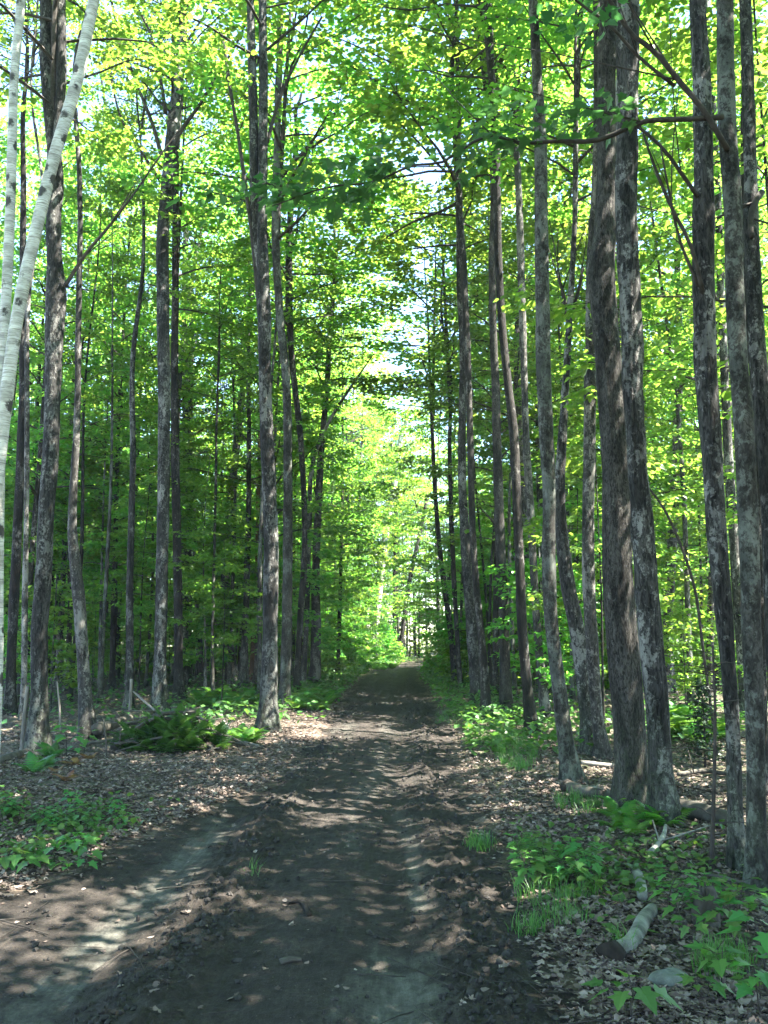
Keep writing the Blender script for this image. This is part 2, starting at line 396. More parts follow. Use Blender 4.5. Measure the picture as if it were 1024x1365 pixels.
def spray_points(L, nleaf, g):
    """a flat fan of leaves along a twig that runs along +y"""
    pos = []; yaw = []
    side = 3 if nleaf > 16 else 2
    per = max(3, nleaf // (side * 2 + 2))
    twigs = [((0, 0), 0.0, L, per + 2)]
    for k in range(side):
        b = L * (.15 + .6 * k / side)
        for s in (-1, 1):
            twigs.append(((0, b), s * (rad(52) + g.normal(0, .12)), L * (.62 - .36 * k / side), per))
    for (bx, by), a, ln, n in twigs:
        for i in range(n):
            t = (i + .6) / n * ln
            sgn = 1 if i % 2 else -1
            px = bx - math.sin(a) * t + g.normal(0, .03); py = by + math.cos(a) * t + g.normal(0, .03)
            ya = a + (sgn * rad(48) if i < n - 1 else 0) + g.normal(0, .3)
            pos.append((px, py, -.10 * (px * px + py * py) / L + g.normal(0, .025))); yaw.append(ya)
    return np.array(pos), np.array(yaw)

def sprays(centers, yaws, tilts, L, nleaf, size, lod, g, droop=0.25):
    pos = []; ya = []
    for c, a, t, in zip(centers, yaws, tilts):
        l = L * g.uniform(.7, 1.25)
        p, y = spray_points(l, nleaf, g)
        yy, zz = p[:, 1] * math.cos(t) - p[:, 2] * math.sin(t), p[:, 1] * math.sin(t) + p[:, 2] * math.cos(t)
        xx = p[:, 0]
        pos.append(np.stack([xx * math.cos(a) - yy * math.sin(a), xx * math.sin(a) + yy * math.cos(a), zz], 1) + c)
        ya.append(y + a)
    pos = np.concatenate(pos); ya = np.concatenate(ya); n = len(pos)
    return place_leaves(pos, ya, g.normal(-droop, .32, n), g.normal(0, .38, n), size * g.uniform(.65, 1.25, n), lod)

def crown_parts(z0, z1, Rmax, nlimb, nspray, nleaf, size, lod, seed, rise=.7, path=None, limb_r=.03, top=True, sprayL=.75):
    """limbs as one bark mesh, leaves as one crown mesh, around a trunk path (z -> xy)"""
    g = np.random.default_rng(seed); mb = MB(); C = []; Y = []; T = []
    path = path or (lambda z: np.zeros(2))
    H = z1 - z0; az = g.uniform(0, 6.28)
    for i in range(nlimb):
        f = (i + g.uniform(.1, .9)) / nlimb
        z = z0 + H * f * .93; az += 2.4 + g.normal(0, .35)
        prof = (math.sin(math.pi * min(1, (.18 + .82 * f) ** .8)) ** .6) if f < .97 else .3
        prof = max(prof, .25)
        ln = Rmax * prof * g.uniform(.6, 1.15)
        up = rise * g.uniform(.5, 1.3) * (.5 + .8 * f)
        b = np.array([*path(z), z]); d = np.array([math.cos(az), math.sin(az), 0])
        pts = []
        for q in (0, .25, .5, .75, 1):
            w = d * ln * q + np.array([0, 0, ln * up * (q ** .8) - .10 * ln * q * q])
            w[:2] += g.normal(0, .06 * ln * q, 2); pts.append(b + w)
        pts = np.array(pts); r0 = limb_r * (.45 + .55 * (1 - f)) * g.uniform(.7, 1.2)
        mb.tube(pts, np.linspace(r0, r0 * .2, 5), n=5, step=ln / 5)
        for s in range(nspray):
            q = .22 + .78 * (s + g.uniform(0, 1)) / nspray
            k = min(3, int(q * 4)); p = pts[k] + (pts[k + 1] - pts[k]) * (q * 4 - k)
            sa = g.choice([-1, 1]) * g.uniform(.3, 1.15) * (1.1 - .6 * q)
            off = g.uniform(0, .38) * ln * (1 - .4 * q)
            yaw = az + sa
            e = p + np.array([math.cos(yaw) * off, math.sin(yaw) * off, g.normal(.02, .10)])
            if off > .12: mb.tube([p, (p + e) / 2 + (0, 0, .03), e + np.array([math.cos(yaw), math.sin(yaw), 0]) * sprayL * .5], [r0 * .28, r0 * .2, .003], n=3, step=.5)
            C.append(e); Y.append(yaw - math.pi / 2); T.append(g.normal(.02, .22))
    V, F = sprays(C, Y, T, sprayL, nleaf, size, lod, g)
    return mb, V, F
# ------------------------------------------------------------------ ground
def build_ground():
    ys = [-14.0]
    while ys[-1] < 1.5: ys.append(ys[-1] + max(.03, .45 * (1.5 - ys[-1]) / 6))
    while ys[-1] < 160: ys.append(ys[-1] + max(.026, ys[-1] * .0062))
    xs = list(np.arange(0, 2.6, .026))
    while xs[-1] < 125: xs.append(xs[-1] * 1.03 + .012)
    xs = np.array(xs); xs = np.concatenate([-xs[:0:-1], xs]); ys = np.array(ys)
    X, Y = np.meshgrid(xs, ys)
    # columns follow the centre line so that the fine ones stay on the track
    X = X + np.interp(Y, _cy, _cx) * np.exp(-np.abs(X) / 12)
    Z = ground_h(X, Y) - .0015 * np.maximum(np.hypot(X, Y) - 150, 0)
    tm = track_mask(X, Y); dirt = sstep(-.18, .22, tm + (fbm(X * 4, Y * 4, 3) - .5) * .35)
    s = track_s(X, Y)
    dirt = np.clip(dirt - .32 * np.exp(-((s + .45) / .3) ** 2) * sstep(.5, .62, fbm(X * 2.5, Y * 2, 3)) * (Y < 12), 0, 1)
    pale = pale_mask(X, Y) * (tm > 0)
    green = np.clip(np.where(s > 0, sstep(.9, 1.5, s) * .6, sstep(1.5, 3, -s) * .45) + sstep(20, 40, Y) * .5, 0, 1) * (1 - dirt)
    n, m = X.shape; idx = np.arange(n * m).reshape(n, m)
    Q = np.stack([idx[:-1, :-1], idx[:-1, 1:], idx[1:, 1:], idx[1:, :-1]], -1).reshape(-1, 4)
    fm = (tm[:-1, :-1] + tm[1:, 1:]).ravel() / 2 > -.12
    V = np.stack([X, Y, Z], -1).reshape(-1, 3)
    for nm, sel in (('forest_floor', ~fm), ('dirt_track', fm)):
        q = Q[sel]; u, inv = np.unique(q, return_inverse=True)
        me = new_mesh(nm, V[u], [inv.reshape(-1, 4)], [M['soil']], smooth=True, attrs={'dirt': dirt.ravel()[u], 'pale': pale.ravel()[u], 'green': green.ravel()[u]})
        link(nm, me, kind='structure')
build_ground()

# ------------------------------------------------------------------ tree prototypes
def crown_mesh(crown, bmat, lmat):
    mb, V, F = crown; bv = np.concatenate(mb.v); q = np.concatenate(mb.q); t = np.concatenate(mb.t); n = len(bv)
    return new_mesh('crown', np.concatenate([bv, V]), [q, t, F + n], [bmat, lmat], mat_idx=np.concatenate([np.zeros(len(q) + len(t)), np.ones(len(F))]))
def hang_tree(root, trunk_mb, tmat, crown, bmat, lmat, cname='crown'):
    t = link('trunk', trunk_mb.mesh('trunk', [tmat]), root)
    c = link(cname, crown_mesh(crown, bmat, lmat), root)
    return t, c
def wob(seed, amp, H):
    g = np.random.default_rng(seed); a = g.normal(0, amp, 3); ph = g.uniform(0, 6, 3); ld = g.normal(0, amp * .7, 2)
    def f(z):
        u = z / H
        return np.array([ld[0] * u + a[0] * math.sin(3 * u + ph[0]) * u + a[2] * .3 * math.sin(9 * u + ph[2]) * u, ld[1] * u + a[1] * math.sin(4 * u + ph[1]) * u])
    return f
def proto_tree(seed, H, r, z0, Rmax, nlimb, nspray, nleaf, size, lod, tmat, sprayL=.8, nseg=9, lmat='canopy', rise=.7, limb_r=.035):
    path = wob(seed, .35 * H / 18, H); root = thing('slender_tree', 'x', 'tree', (0, 0, 0))
    zs = np.linspace(-.15, H, 14); mb = MB()
    P = [np.array([*path(max(z, 0)), z]) for z in zs]
    rr = np.maximum(r * (1 - .93 * (np.clip(zs, 0, H) / H) ** 1.1), .012)
    mb.tube(P, rr, n=nseg, step=.35, knob=.10, seed=seed, flare=.7)
    g = np.random.default_rng(seed + 500)
    for k in range(5 if z0 > 1.3 else 0):                     # dead stubs and bare low twigs
        z = g.uniform(1.2, max(z0, 1.3)); az = g.uniform(0, 6.28); l = g.uniform(.25, 1.1); b = np.array([*path(z), z])
        d = np.array([math.cos(az), math.sin(az), g.uniform(-.2, .7)])
        mb.tube([b, b + d * l * .5 + (0, 0, .03), b + d * l], [r * .13, r * .09, .004], n=4, step=.3)
    cr = crown_parts(z0, H, Rmax, nlimb, nspray, nleaf, size, lod, seed + 900, rise, path, limb_r, sprayL=sprayL)
    hang_tree(root, mb, M[tmat], cr, M['twig'], M[lmat])
    return root
pole_protos = [proto_tree(s, H, r, z0, Rm, 17, 6, 26, .11, 1, tm, .7, 8, limb_r=.016) for s, H, r, z0, Rm, tm in
               [(6, 15, .055, 7.0, 1.5, 'dark'), (7, 13, .045, 6.0, 1.3, 'maple'), (8, 16, .065, 8.0, 1.6, 'lichen')]]
near_protos = [proto_tree(s, H, r, z0, Rm, 30, 8, 27, .115, 1, tm) for s, H, r, z0, Rm, tm in
               [(1, 18, .11, 5.5, 2.7, 'maple'), (2, 16, .085, 4.2, 2.4, 'dark'), (3, 20, .14, 7.0, 3.1, 'grey'), (4, 17, .10, 5.0, 2.6, 'maple'), (5, 15, .07, 3.6, 2.2, 'lichen')]]
far_protos = [proto_tree(s, H, r, z0, Rm, 28, 8, 18, .16, 2, tm, .95, 7) for s, H, r, z0, Rm, tm in
              [(11, 18, .12, 4.2, 3.0, 'maple'), (12, 16, .09, 3.2, 2.6, 'dark'), (13, 20, .14, 6.0, 3.3, 'grey'), (14, 17, .11, 2.6, 3.0, 'lichen')]]
mid_protos = [proto_tree(s, H, r, z0, Rm, 24, 8, 27, .105, 1, tm, .72, 7, 'understory', .25, .018) for s, H, r, z0, Rm, tm in
              [(21, 8.5, .045, 2.4, 1.9, 'dark'), (22, 7, .04, 1.8, 1.8, 'grey'), (23, 10, .05, 3.2, 2.1, 'maple')]]
sap_protos = [proto_tree(s, H, r, z0, Rm, 13, 6, 22, .10, 1, tm, .5, 6, 'understory', .15, .009) for s, H, r, z0, Rm, tm in
              [(31, 4.2, .020, 1.0, 1.1, 'dark'), (32, 3.0, .015, .6, .9, 'grey'), (33, 5.2, .024, 1.8, 1.3, 'dark')]]
bush_protos = [proto_tree(s, H, r, z0, Rm, 15, 5, 12, .15, 2, tm, .5, 5, 'understory', .3, .009) for s, H, r, z0, Rm, tm in
              [(41, 2.4, .014, .15, 1.1, 'dark'), (42, 1.6, .012, .10, 1.0, 'dark')]]
for o in sap_protos: o.name = 'maple_sapling'; o['category'] = 'sapling'
for o in bush_protos: o.name = 'leafy_bush'; o['category'] = 'bush'
for o in mid_protos: o.name = 'understory_tree'
for o in pole_protos: o.name = 'young_tree'
# crowns for the mapped trunks: limbs + leaves about a straight axis that starts at z = 0
crown_protos = []
for s, H, Rm in ((51, 11, 2.8), (52, 9, 2.4), (53, 12, 3.1), (54, 10, 2.6)):
    mb, V, F = crown_parts(.2, H, Rm, 28, 8, 27, .115, 1, s, .75, None, .035, sprayL=.8)
    mb.tube([(0, 0, -.2), (0, 0, H * .5), (0, 0, H)], [.05, .035, .01], n=6, step=1)
    crown_protos.append((H, crown_mesh((mb, V, F), M['twig'], M['canopy'])))

# ------------------------------------------------------------------ trees read off the photograph, one by one
def limb_path(d, pts):
    P = []; Rr = []
    for x, y, w in pts:
        p, t = at_depth(x, y, d); P.append(p); Rr.append(w * .47 / FPX * t)
    return np.array(P), np.array(Rr)
hero = {}
def tree(key, label, mat, pts, H=18.0, cb=8.0, limbs=(), nseg=16, ridge=.0, flare=.6, knob=.09, d=None, name='maple_tree', cscale=1.0, crown=True, forks=()):
    if d is None:
        b, t = on_ground(pts[0][0], pts[0][1]); d = b[1]
    P, Rr = limb_path(d, pts)
    zb = gz(P[0][0], d)
    if d is not None: P[0][2] = min(P[0][2], zb)
    base = np.array([P[0][0], d, zb])
    # the rest of the trunk, above the picture or inside the leaves
    top = P[-1]; lean = (P[-1] - P[max(0, len(P) - 3)]); lean = lean / max(lean[2], .1)
    g = np.random.default_rng(abs(hash(key)) % 1000 if False else sum(map(ord, key)))
    if crown and H > top[2] + .5:
        e = []; er = []
        n = 4
        for i in range(1, n + 1):
            u = i / n; dz = (H - top[2]) * u
            e.append(top + np.array([lean[0] * .6 * dz + g.normal(0, .08), g.normal(0, .1), dz])); er.append(max(.012, Rr[-1] * (1 - .92 * u)))
        P = np.vstack([P, e]); Rr = np.concatenate([Rr, er])
    P = np.vstack([P[0] + (P[0] - P[1]) / np.linalg.norm(P[0] - P[1]) * .25, P]); Rr = np.concatenate([[Rr[0]], Rr])
    # gentle depth wander so that the stem is not flat in one plane
    P[:, 1] += np.interp(P[:, 2], [0, 3, 7, 20], [0, g.normal(0, .05), g.normal(0, .12), g.normal(0, .5)])
    root = thing(name, label, 'tree', base)
    mb = MB(); mb.tube(P - base, Rr, n=nseg, step=.07 if d < 13 else .16, knob=knob, seed=sum(map(ord, key)) % 97, flare=flare, ridge=ridge)
    link('trunk', mb.mesh('trunk', [M[mat]]), root)
    for lp in forks:                                           # second stems
        Q, q = limb_path(d, lp); m2 = MB(); m2.tube(Q - base, q, n=10, step=.15, knob=.08, seed=5)
        link('fork', m2.mesh('fork', [M[mat]]), root)
    for lp in limbs:
        Q, q = limb_path(d, lp); m2 = MB()
        for i in range(len(Q)): Q[i, 1] += -.25 * i / len(Q) * g.uniform(.3, 1.6)
        m2.tube(Q - base, q, n=7, step=.12, knob=.12, seed=3)
        for k in range(3):
            i = g.integers(1, len(Q)); dd = Q[i] - Q[i - 1]; dd /= np.linalg.norm(dd); sd = np.array([g.normal(0, .7), g.normal(0, .6), g.uniform(.1, .8)])
            m2.tube([Q[i] - base, Q[i] + (dd + sd) * .35 - base, Q[i] + (dd * .9 + sd) * .8 - base], [q[i] * .45, q[i] * .3, .003], n=4, step=.3)
        link('limb', m2.mesh('limb', [M['twig'] if mat != 'birch' else M['twig']]), root)
    if crown:
        i = sum(map(ord, key)) % 4; Hc, cm = crown_protos[i]
        k = int(np.argmin(np.abs(P[:, 2] - cb))); zc = cb
        pc = np.array([np.interp(zc, P[:, 2], P[:, a]) for a in range(3)]); pt = P[-1]
        ax = pt - pc; ln = np.linalg.norm(ax)
        ex = math.atan2(-ax[1], ax[2]); ey = math.atan2(ax[0], math.hypot(ax[1], ax[2]))
        sc = ln / Hc
        for nm, me in (('crown', cm),):
            o = link(nm, me, root, pc - base, (ex, ey, g.uniform(0, 6)))
            o.rotation_mode = 'ZYX' if False else 'XYZ'
            o.scale = (cscale, cscale, sc)
    hero[key] = (root, base, d, P, Rr)
    return root
exec_trees = [
 # key, label, bark, path, H, crown base, kwargs
 ('bi1', 'upright white birch at the left picture edge', 'birch', [(-16, 1090, 20.8), (-4, 900, 19.2), (-1, 750, 17.6), (4, 500, 16.0), (9, 400, 14.4), (13, 300, 13.6), (15, 200, 12.8), (18, 100, 12.0), (28, 0, 12.0), (34, -80, 11.2)], 15, 9.5, dict(name='birch_tree', nseg=18, knob=.04)),
 ('bi2', 'leaning white birch crossing in front of the upright birch', 'birch', [(-48, 1100, 22.4), (-22, 850, 20.8), (-8, 700, 20.0), (10, 520, 18.4), (20, 430, 17.6), (27, 385, 17.6), (44, 300, 16.8), (66, 200, 16.8), (93, 100, 16.8), (113, 0, 16.0), (128, -80, 14.4)], 14, 9.5, dict(name='birch_tree', nseg=18, knob=.04)),
 ('t1', 'mottled dark maple with a swollen knot, behind the leaning birch', 'maple', [(50, 1006, 33), (54, 930, 24), (55, 862, 23), (63, 740, 22), (67, 640, 22), (70, 540, 22), (71, 450, 25), (72, 392, 31), (70, 350, 23), (69, 300, 22), (72, 230, 21), (66, 160, 18), (61, 100, 17), (60, 0, 16), (60, -60, 15)], 17, 9.5,
   dict(limbs=[[(86, 382, 6), (112, 345, 4.5), (150, 302, 4), (188, 258, 3), (212, 228, 2.5), (245, 180, 1.5)]], forks=[[(73, 225, 15), (79, 160, 14), (82, 100, 14), (81, 0, 13), (84, -120, 11), (88, -220, 8)]])),
 ('t16', 'curved grey trunk leaning left beside the dead log', 'grey', [(116, 985, 24), (113, 930, 18), (108, 850, 17), (104, 800, 16), (98, 745, 15), (95, 700, 13), (97, 640, 11), (101, 580, 10), (104, 450, 8), (110, 250, 7)], 18.5, 14.2, dict(cscale=.6, )),
 ('t2', 'tall dark trunk that throws long bare limbs both ways, behind the brush pile', 'maple', [(212, 950, 24), (213, 900, 18), (215, 782, 18), (217, 661, 17), (217, 500, 17), (214, 400, 18), (213, 300, 18), (217, 250, 19), (221, 215, 21), (226, 150, 19), (231, 90, 16), (235, 40, 14), (236, 0, 13), (237, -40, 12)], 21, 14.5,
   dict(limbs=[[(217, 215, 6.1), (205, 170, 5.4), (185, 118, 4.8), (166, 65, 4.1), (150, 5, 3.4), (146, -30, 2.7)], [(221, 150, 5.4), (213, 100, 4.8), (203, 50, 4.1), (190, 25, 3.4), (174, -5, 2.7)], [(224, 208, 6.1), (245, 172, 5.4), (268, 140, 4.8), (290, 108, 4.1), (318, 58, 3.4), (338, 10, 2.7)],
     [(213, 240, 4.8), (190, 205, 3.4), (165, 165, 3.4), (150, 100, 2.7), (142, 40, 2.0)], [(236, 85, 4.1), (252, 55, 3.4), (272, 25, 2.7), (292, -8, 2.0)]])),
 ('t3', 'plain brown trunk standing close behind the dark one by the brush pile', 'dark', [(240, 938, 18), (238, 880, 13), (238, 800, 12), (236, 700, 12), (234, 600, 12), (234, 500, 11), (236, 400, 10), (237, 300, 9), (240, 200, 8)], 19, 10, dict()),
 ('t4', 'slim trunk with a pale lit upper half, third in the row by the brush pile', 'grey', [(251, 905, 15), (250, 820, 12), (250, 700, 11), (248, 600, 11), (248, 500, 10), (247, 400, 9), (250, 280, 8)], 18.5, 14.2, dict(cscale=.6)),
 ('t5', 'pale leaning trunk with a sunlit foot, above the green ferns on the left', 'grey', [(310, 906, 18), (305, 860, 14), (301, 800, 13), (301, 740, 12), (306, 690, 12), (312, 630, 11), (320, 560, 10), (328, 480, 9), (335, 400, 8)], 19, 10, dict()),
 ('t10', 'tawny orange trunk lit by the sun, between the pale leaner and the big mottled trunk', 'tan', [(338, 906, 14), (340, 860, 12), (343, 800, 11), (345, 730, 9), (346, 650, 8)], 14, 8, dict(cscale=.8)),
 ('t6', 'big mottled trunk splitting into twin stems, left edge of the track', 'maple', [(357, 974, 32), (358, 930, 24), (360, 851, 22), (361, 734, 21), (358, 617, 19), (355, 500, 18), (354, 430, 19), (352, 370, 17), (351, 300, 14), (352, 150, 13), (350, 0, 12), (350, -30, 11)], 21, 12.5,
   dict(forks=[[(351, 380, 14), (342, 330, 13), (339, 250, 13), (338, 150, 13), (335, 50, 12), (333, -40, 10), (332, -150, 7)]], limbs=[[(347, 430, 6), (338, 330, 6), (328, 250, 6), (318, 180, 5), (308, 120, 5), (300, 60, 4)], [(356, 190, 5), (375, 130, 5), (400, 80, 4), (430, 30, 3)]])),
 ('t7', 'slender trunk just right of the twin stemmed maple', 'lichen', [(378, 945, 18), (381, 880, 15), (383, 812, 14), (384, 656, 13), (382, 500, 12), (374, 420, 11), (370, 350, 11), (372, 200, 10), (375, 100, 9), (380, 0, 8)], 20, 11, dict(cscale=1.4, limbs=[[(372, 240, 5), (395, 215, 4), (425, 180, 4), (450, 150, 3)]])),
 ('t8', 'thin pole stem between the twin stemmed maple and the sunlit trunk', 'dark', [(395, 926, 10), (400, 830, 9), (406, 734, 8), (402, 600, 8), (388, 460, 9), (385, 350, 9), (390, 250, 8), (396, 170, 7)], 19, 10.5, dict(cscale=1.4, )),
 ('t9', 'brightly sunlit pale trunk by the ferns at the left verge', 'grey', [(420, 916, 18), (421, 860, 14), (421, 773, 12), (426, 656, 10), (429, 600, 9), (436, 520, 8), (440, 440, 7)], 19, 9, dict(cscale=1.4, )),
 ('t9b', 'crooked thin stem leaning right beside the sunlit pale trunk', 'grey', [(404, 918, 8), (410, 800, 7), (413, 700, 7), (418, 617, 6), (440, 560, 5), (468, 515, 3.5), (498, 470, 1.5)], 9, 20, dict(crown=False)),
 ('t11', 'pale trunk leaning right where the track bends', 'birch', [(493, 882, 11), (499, 845, 11), (507, 773, 10), (516, 700, 9), (528, 633, 8), (538, 570, 7)], 19, 11, dict(cscale=1.4, name='birch_tree', nseg=10, knob=.04)),
 ('t11b', 'thin upright white stem touching the foot of the leaning pale trunk', 'birch', [(489, 880, 6), (489, 840, 5), (491, 780, 5), (492, 720, 5)], 16, 9, dict(cscale=1.4, name='birch_tree', nseg=8, knob=.04)),
 ('t12', 'dark straight pole left of the far bend', 'dark', [(526, 878, 7), (526, 830, 6), (527, 754, 6), (528, 660, 5)], 18, 10, dict(cscale=1.4, nseg=9)),
 ('t13', 'dark pole leaning right beside the far bend', 'dark', [(534, 880, 7), (538, 830, 7), (547, 770, 6), (558, 720, 6), (570, 660, 5)], 17, 10, dict(cscale=1.4, nseg=9)),
 ('r1', 'thin dark stem leaning left at the right verge, farthest of that row', 'dark', [(606, 914, 9), (602, 851, 9), (595, 800, 8), (589, 754, 7), (580, 650, 6), (576, 560, 5)], 17, 9, dict(cscale=1.4, nseg=9)),
 ('r2', 'straight thin stem beside the farthest leaner on the right verge', 'dark', [(614, 918, 8), (608, 820, 7), (602, 700, 7), (599, 600, 6)], 17, 9, dict(cscale=1.4, nseg=9)),
 ('r3', 'mottled trunk with a pale upper stem at the right verge', 'maple', [(637, 938, 20), (634, 900, 17), (629, 840, 16), (622, 760, 14), (617, 656, 12), (617, 539, 11), (618, 480, 10), (614, 380, 10), (612, 220, 9), (606, 60, 8)], 20, 11.5, dict(cscale=1.4, )),
 ('r4', 'smooth slim trunk curving up in front of the mottled right verge trunk', 'dark', [(649, 957, 14), (644, 870, 11), (636, 790, 10), (631, 720, 10), (628, 617, 9), (625, 500, 9), (619, 350, 10), (613, 250, 9), (611, 180, 8)], 20, 11, dict(cscale=1.4, )),
 ('r5', 'straight brown trunk right of the slim curved one', 'ash', [(676, 955, 20), (673, 880, 16), (671, 800, 14), (666, 700, 14), (663, 617, 13), (661, 540, 12), (657, 450, 11), (655, 350, 10), (657, 250, 10), (650, 160, 9), (640, 70, 9), (634, -10, 8)], 21, 12.5, dict(cscale=1.4, )),
 ('r6', 'wavy brown trunk with lit patches, between the straight brown trunk and the thin double', 'dark', [(710, 978, 20), (702, 910, 15), (696, 850, 14), (691, 742, 13), (688, 661, 13), (685, 580, 13), (677, 500, 12), (671, 440, 12), (665, 350, 11), (661, 220, 11), (654, 110, 10), (648, 0, 9)], 20, 11.5, dict()),
 ('r7', 'slim grey trunk just left of the clean leaning pole', 'grey', [(729, 962, 16), (720, 880, 12), (713, 780, 11), (708, 690, 11), (702, 600, 10), (698, 500, 10), (695, 400, 10), (690, 250, 10), (682, 100, 9), (678, 20, 8)], 20, 11.5, dict()),
 ('r8', 'tall clean pole with fine grey bark, leaning left over the right verge', 'lichen', [(762, 1040, 28), (755, 995, 21), (744, 905, 20), (735, 820, 20), (732, 740, 19), (732, 661, 19), (727, 580, 20), (723, 500, 20), (722, 450, 20), (720, 380, 20), (718, 300, 19), (717, 200, 17), (713, 100, 14), (708, 0, 13), (704, -80, 12)], 18, 11, dict()),
 ('r9', 'dark trunk slanting left behind the clean pole', 'maple', [(790, 1004, 32), (782, 943, 23), (773, 863, 22), (758, 782, 21), (750, 722, 18), (746, 660, 15), (750, 560, 12), (757, 430, 9)], 14, 8, dict(cscale=.8, limbs=[[(757, 430, 6), (748, 390, 5), (742, 372, 4)], [(757, 430, 6), (770, 390, 5), (776, 360, 3)]])),
 ('r10', 'pale grey trunk half hidden behind the big furrowed tree', 'grey', [(803, 1010, 20), (795, 943, 17), (788, 860, 17), (783, 782, 17), (782, 700, 17), (784, 600, 16), (787, 475, 17), (790, 350, 17), (797, 225, 15), (798, 100, 13), (797, 0, 12)], 20, 11.5, dict()),
 ('r11', 'big furrowed trunk with a sunlit foot, largest on the right', 'ash', [(846, 1078, 62), (842, 1024, 45), (836, 943, 43), (829, 863, 42), (823, 782, 41), (821, 701, 40), (820, 621, 39), (815, 540, 36), (811, 470, 35), (806, 390, 36), (804, 350, 38), (809, 310, 32), (813, 250, 30), (813, 150, 26), (814, 0, 24), (814, -120, 22)], 18, 10.5, dict(nseg=72, flare=.3, ridge=.014, knob=.06)),
 ('r12', 'mottled black and grey trunk pressed against the big furrowed tree', 'maple', [(890, 1098, 40), (882, 1030, 30), (876, 943, 31), (869, 863, 31), (862, 782, 31), (857, 701, 30), (850, 621, 27), (844, 540, 27), (841, 470, 29), (838, 400, 30), (833, 300, 30), (833, 150, 29), (832, 0, 29), (831, -120, 26)], 18, 10.5, dict(nseg=56, ridge=.02)),
 ('r13', 'brown mottled trunk with bare side limbs, right of the big furrowed tree', 'maple', [(984, 1162, 24), (981, 1080, 19), (978, 983, 20), (973, 903, 20), (967, 822, 24), (960, 742, 27), (955, 661, 28), (950, 580, 30), (944, 500, 30), (942, 400, 30), (941, 300, 29), (940, 150, 25), (934, 0, 22), (930, -100, 20)], 15, 9.5,
   dict(nseg=48, ridge=.016, limbs=[[(938, 395, 7), (915, 330, 5), (888, 285, 5), (866, 240, 4), (846, 204, 3)], [(932, 382, 5), (906, 330, 4), (880, 265, 3), (866, 215, 2)], [(930, 262, 6), (905, 235, 5), (880, 215, 5), (845, 185, 4), (800, 160, 3)]])),
 ('r14', 'lichened grey trunk with a long horizontal limb, nearest on the right', 'lichen', [(1012, 1190, 36), (1008, 1110, 26), (1006, 983, 25), (1003, 900, 25), (1000, 822, 26), (994, 661, 29), (989, 560, 28), (984, 480, 26), (982, 390, 26), (982, 300, 25), (976, 150, 24), (976, 0, 23), (976, -100, 22)], 14, 9.0,
   dict(nseg=22, limbs=[[(964, 156, 8), (922, 162, 7), (890, 165, 7), (852, 172, 7), (802, 188, 7), (737, 202, 6), (690, 204, 5), (652, 198, 5), (587, 222, 4), (548, 238, 3.5), (500, 250, 3), (440, 264, 2.5), (365, 284, 1.5)], [(970, 200, 8), (935, 152, 7.5), (900, 115, 7.5), (868, 82, 7), (836, 60, 6), (800, 25, 5), (764, -2, 4)], [(900, 115, 5), (850, 78, 4.5), (800, 42, 4), (765, 22, 3.5), (735, -6, 3)]])),
 ('r15', 'dark trunk cut by the right picture edge', 'maple', [(1050, 1110, 36), (1040, 950, 28), (1030, 750, 27), (1022, 600, 26), (1012, 480, 24), (1006, 350, 21), (1004, 200, 18), (1003, 0, 16), (1003, -80, 15)], 15, 9.0, dict(limbs=[[(1016, 256, 9), (1002, 275, 9), (993, 300, 8), (985, 335, 6)]])),
 ('r16', 'narrow dark stem seen between the lichened trunk and the picture edge', 'dark', [(1018, 1060, 16), (1012, 800, 14), (1006, 600, 13), (998, 400, 12), (993, 200, 12), (990, 50, 10), (989, -40, 9)], 17, 10, dict()),
 ('l1', 'dark trunk left of the pale stick, near the left picture edge', 'dark', [(13, 952, 18), (14, 900, 14), (16, 830, 14), (20, 740, 13), (24, 640, 12), (28, 520, 11), (32, 380, 9), (36, 250, 8)], 18.5, 14.2, dict(cscale=.6)),
 ('l2', 'thin mottled pole between the dark left trunk and the knotted maple', 'grey', [(30, 960, 10), (32, 900, 8), (33, 800, 8), (36, 700, 7), (40, 560, 7), (42, 400, 6)], 18.5, 14.2, dict(cscale=.6)),
 ('l3', 'straight dark pole right of the curved grey trunk', 'dark', [(133, 890, 13), (132, 820, 12), (131, 740, 11), (131, 640, 9), (133, 520, 8)], 18.5, 14.2, dict(cscale=.6)),
 ('l4', 'slim pole with white flecks, second of three left of the brush pile', 'lichen', [(154, 905, 11), (153, 830, 9), (151, 740, 9), (153, 640, 7), (156, 520, 6)], 18.5, 14.2, dict(cscale=.6)),
 ('l5', 'slim dark pole with a pale foot, last of three left of the brush pile', 'maple', [(172, 945, 12), (173, 880, 10), (172, 800, 10), (174, 700, 9), (176, 600, 8), (175, 480, 7)], 18.5, 14.2, dict(cscale=.6)),
 ('l6', 'very thin straight stem between the brush pile and the pale leaner', 'dark', [(284, 930, 5), (283, 850, 4), (285, 760, 4), (288, 660, 4), (292, 520, 3)], 13, 8, dict(cscale=.6, nseg=8)),
 ('l7', 'thin whippy stem high against the leaves, between the birches and the limbed trunk', 'dark', [(158, 900, 6), (157, 700, 6), (157, 500, 6), (155, 350, 5), (148, 230, 5), (140, 150, 4), (128, 60, 3)], 16, 13, dict(cscale=.6, nseg=8)),
]
for key, label, mat, pts, H, cb, kw in exec_trees:
    tree(key, label, mat, pts, H, cb, **kw)
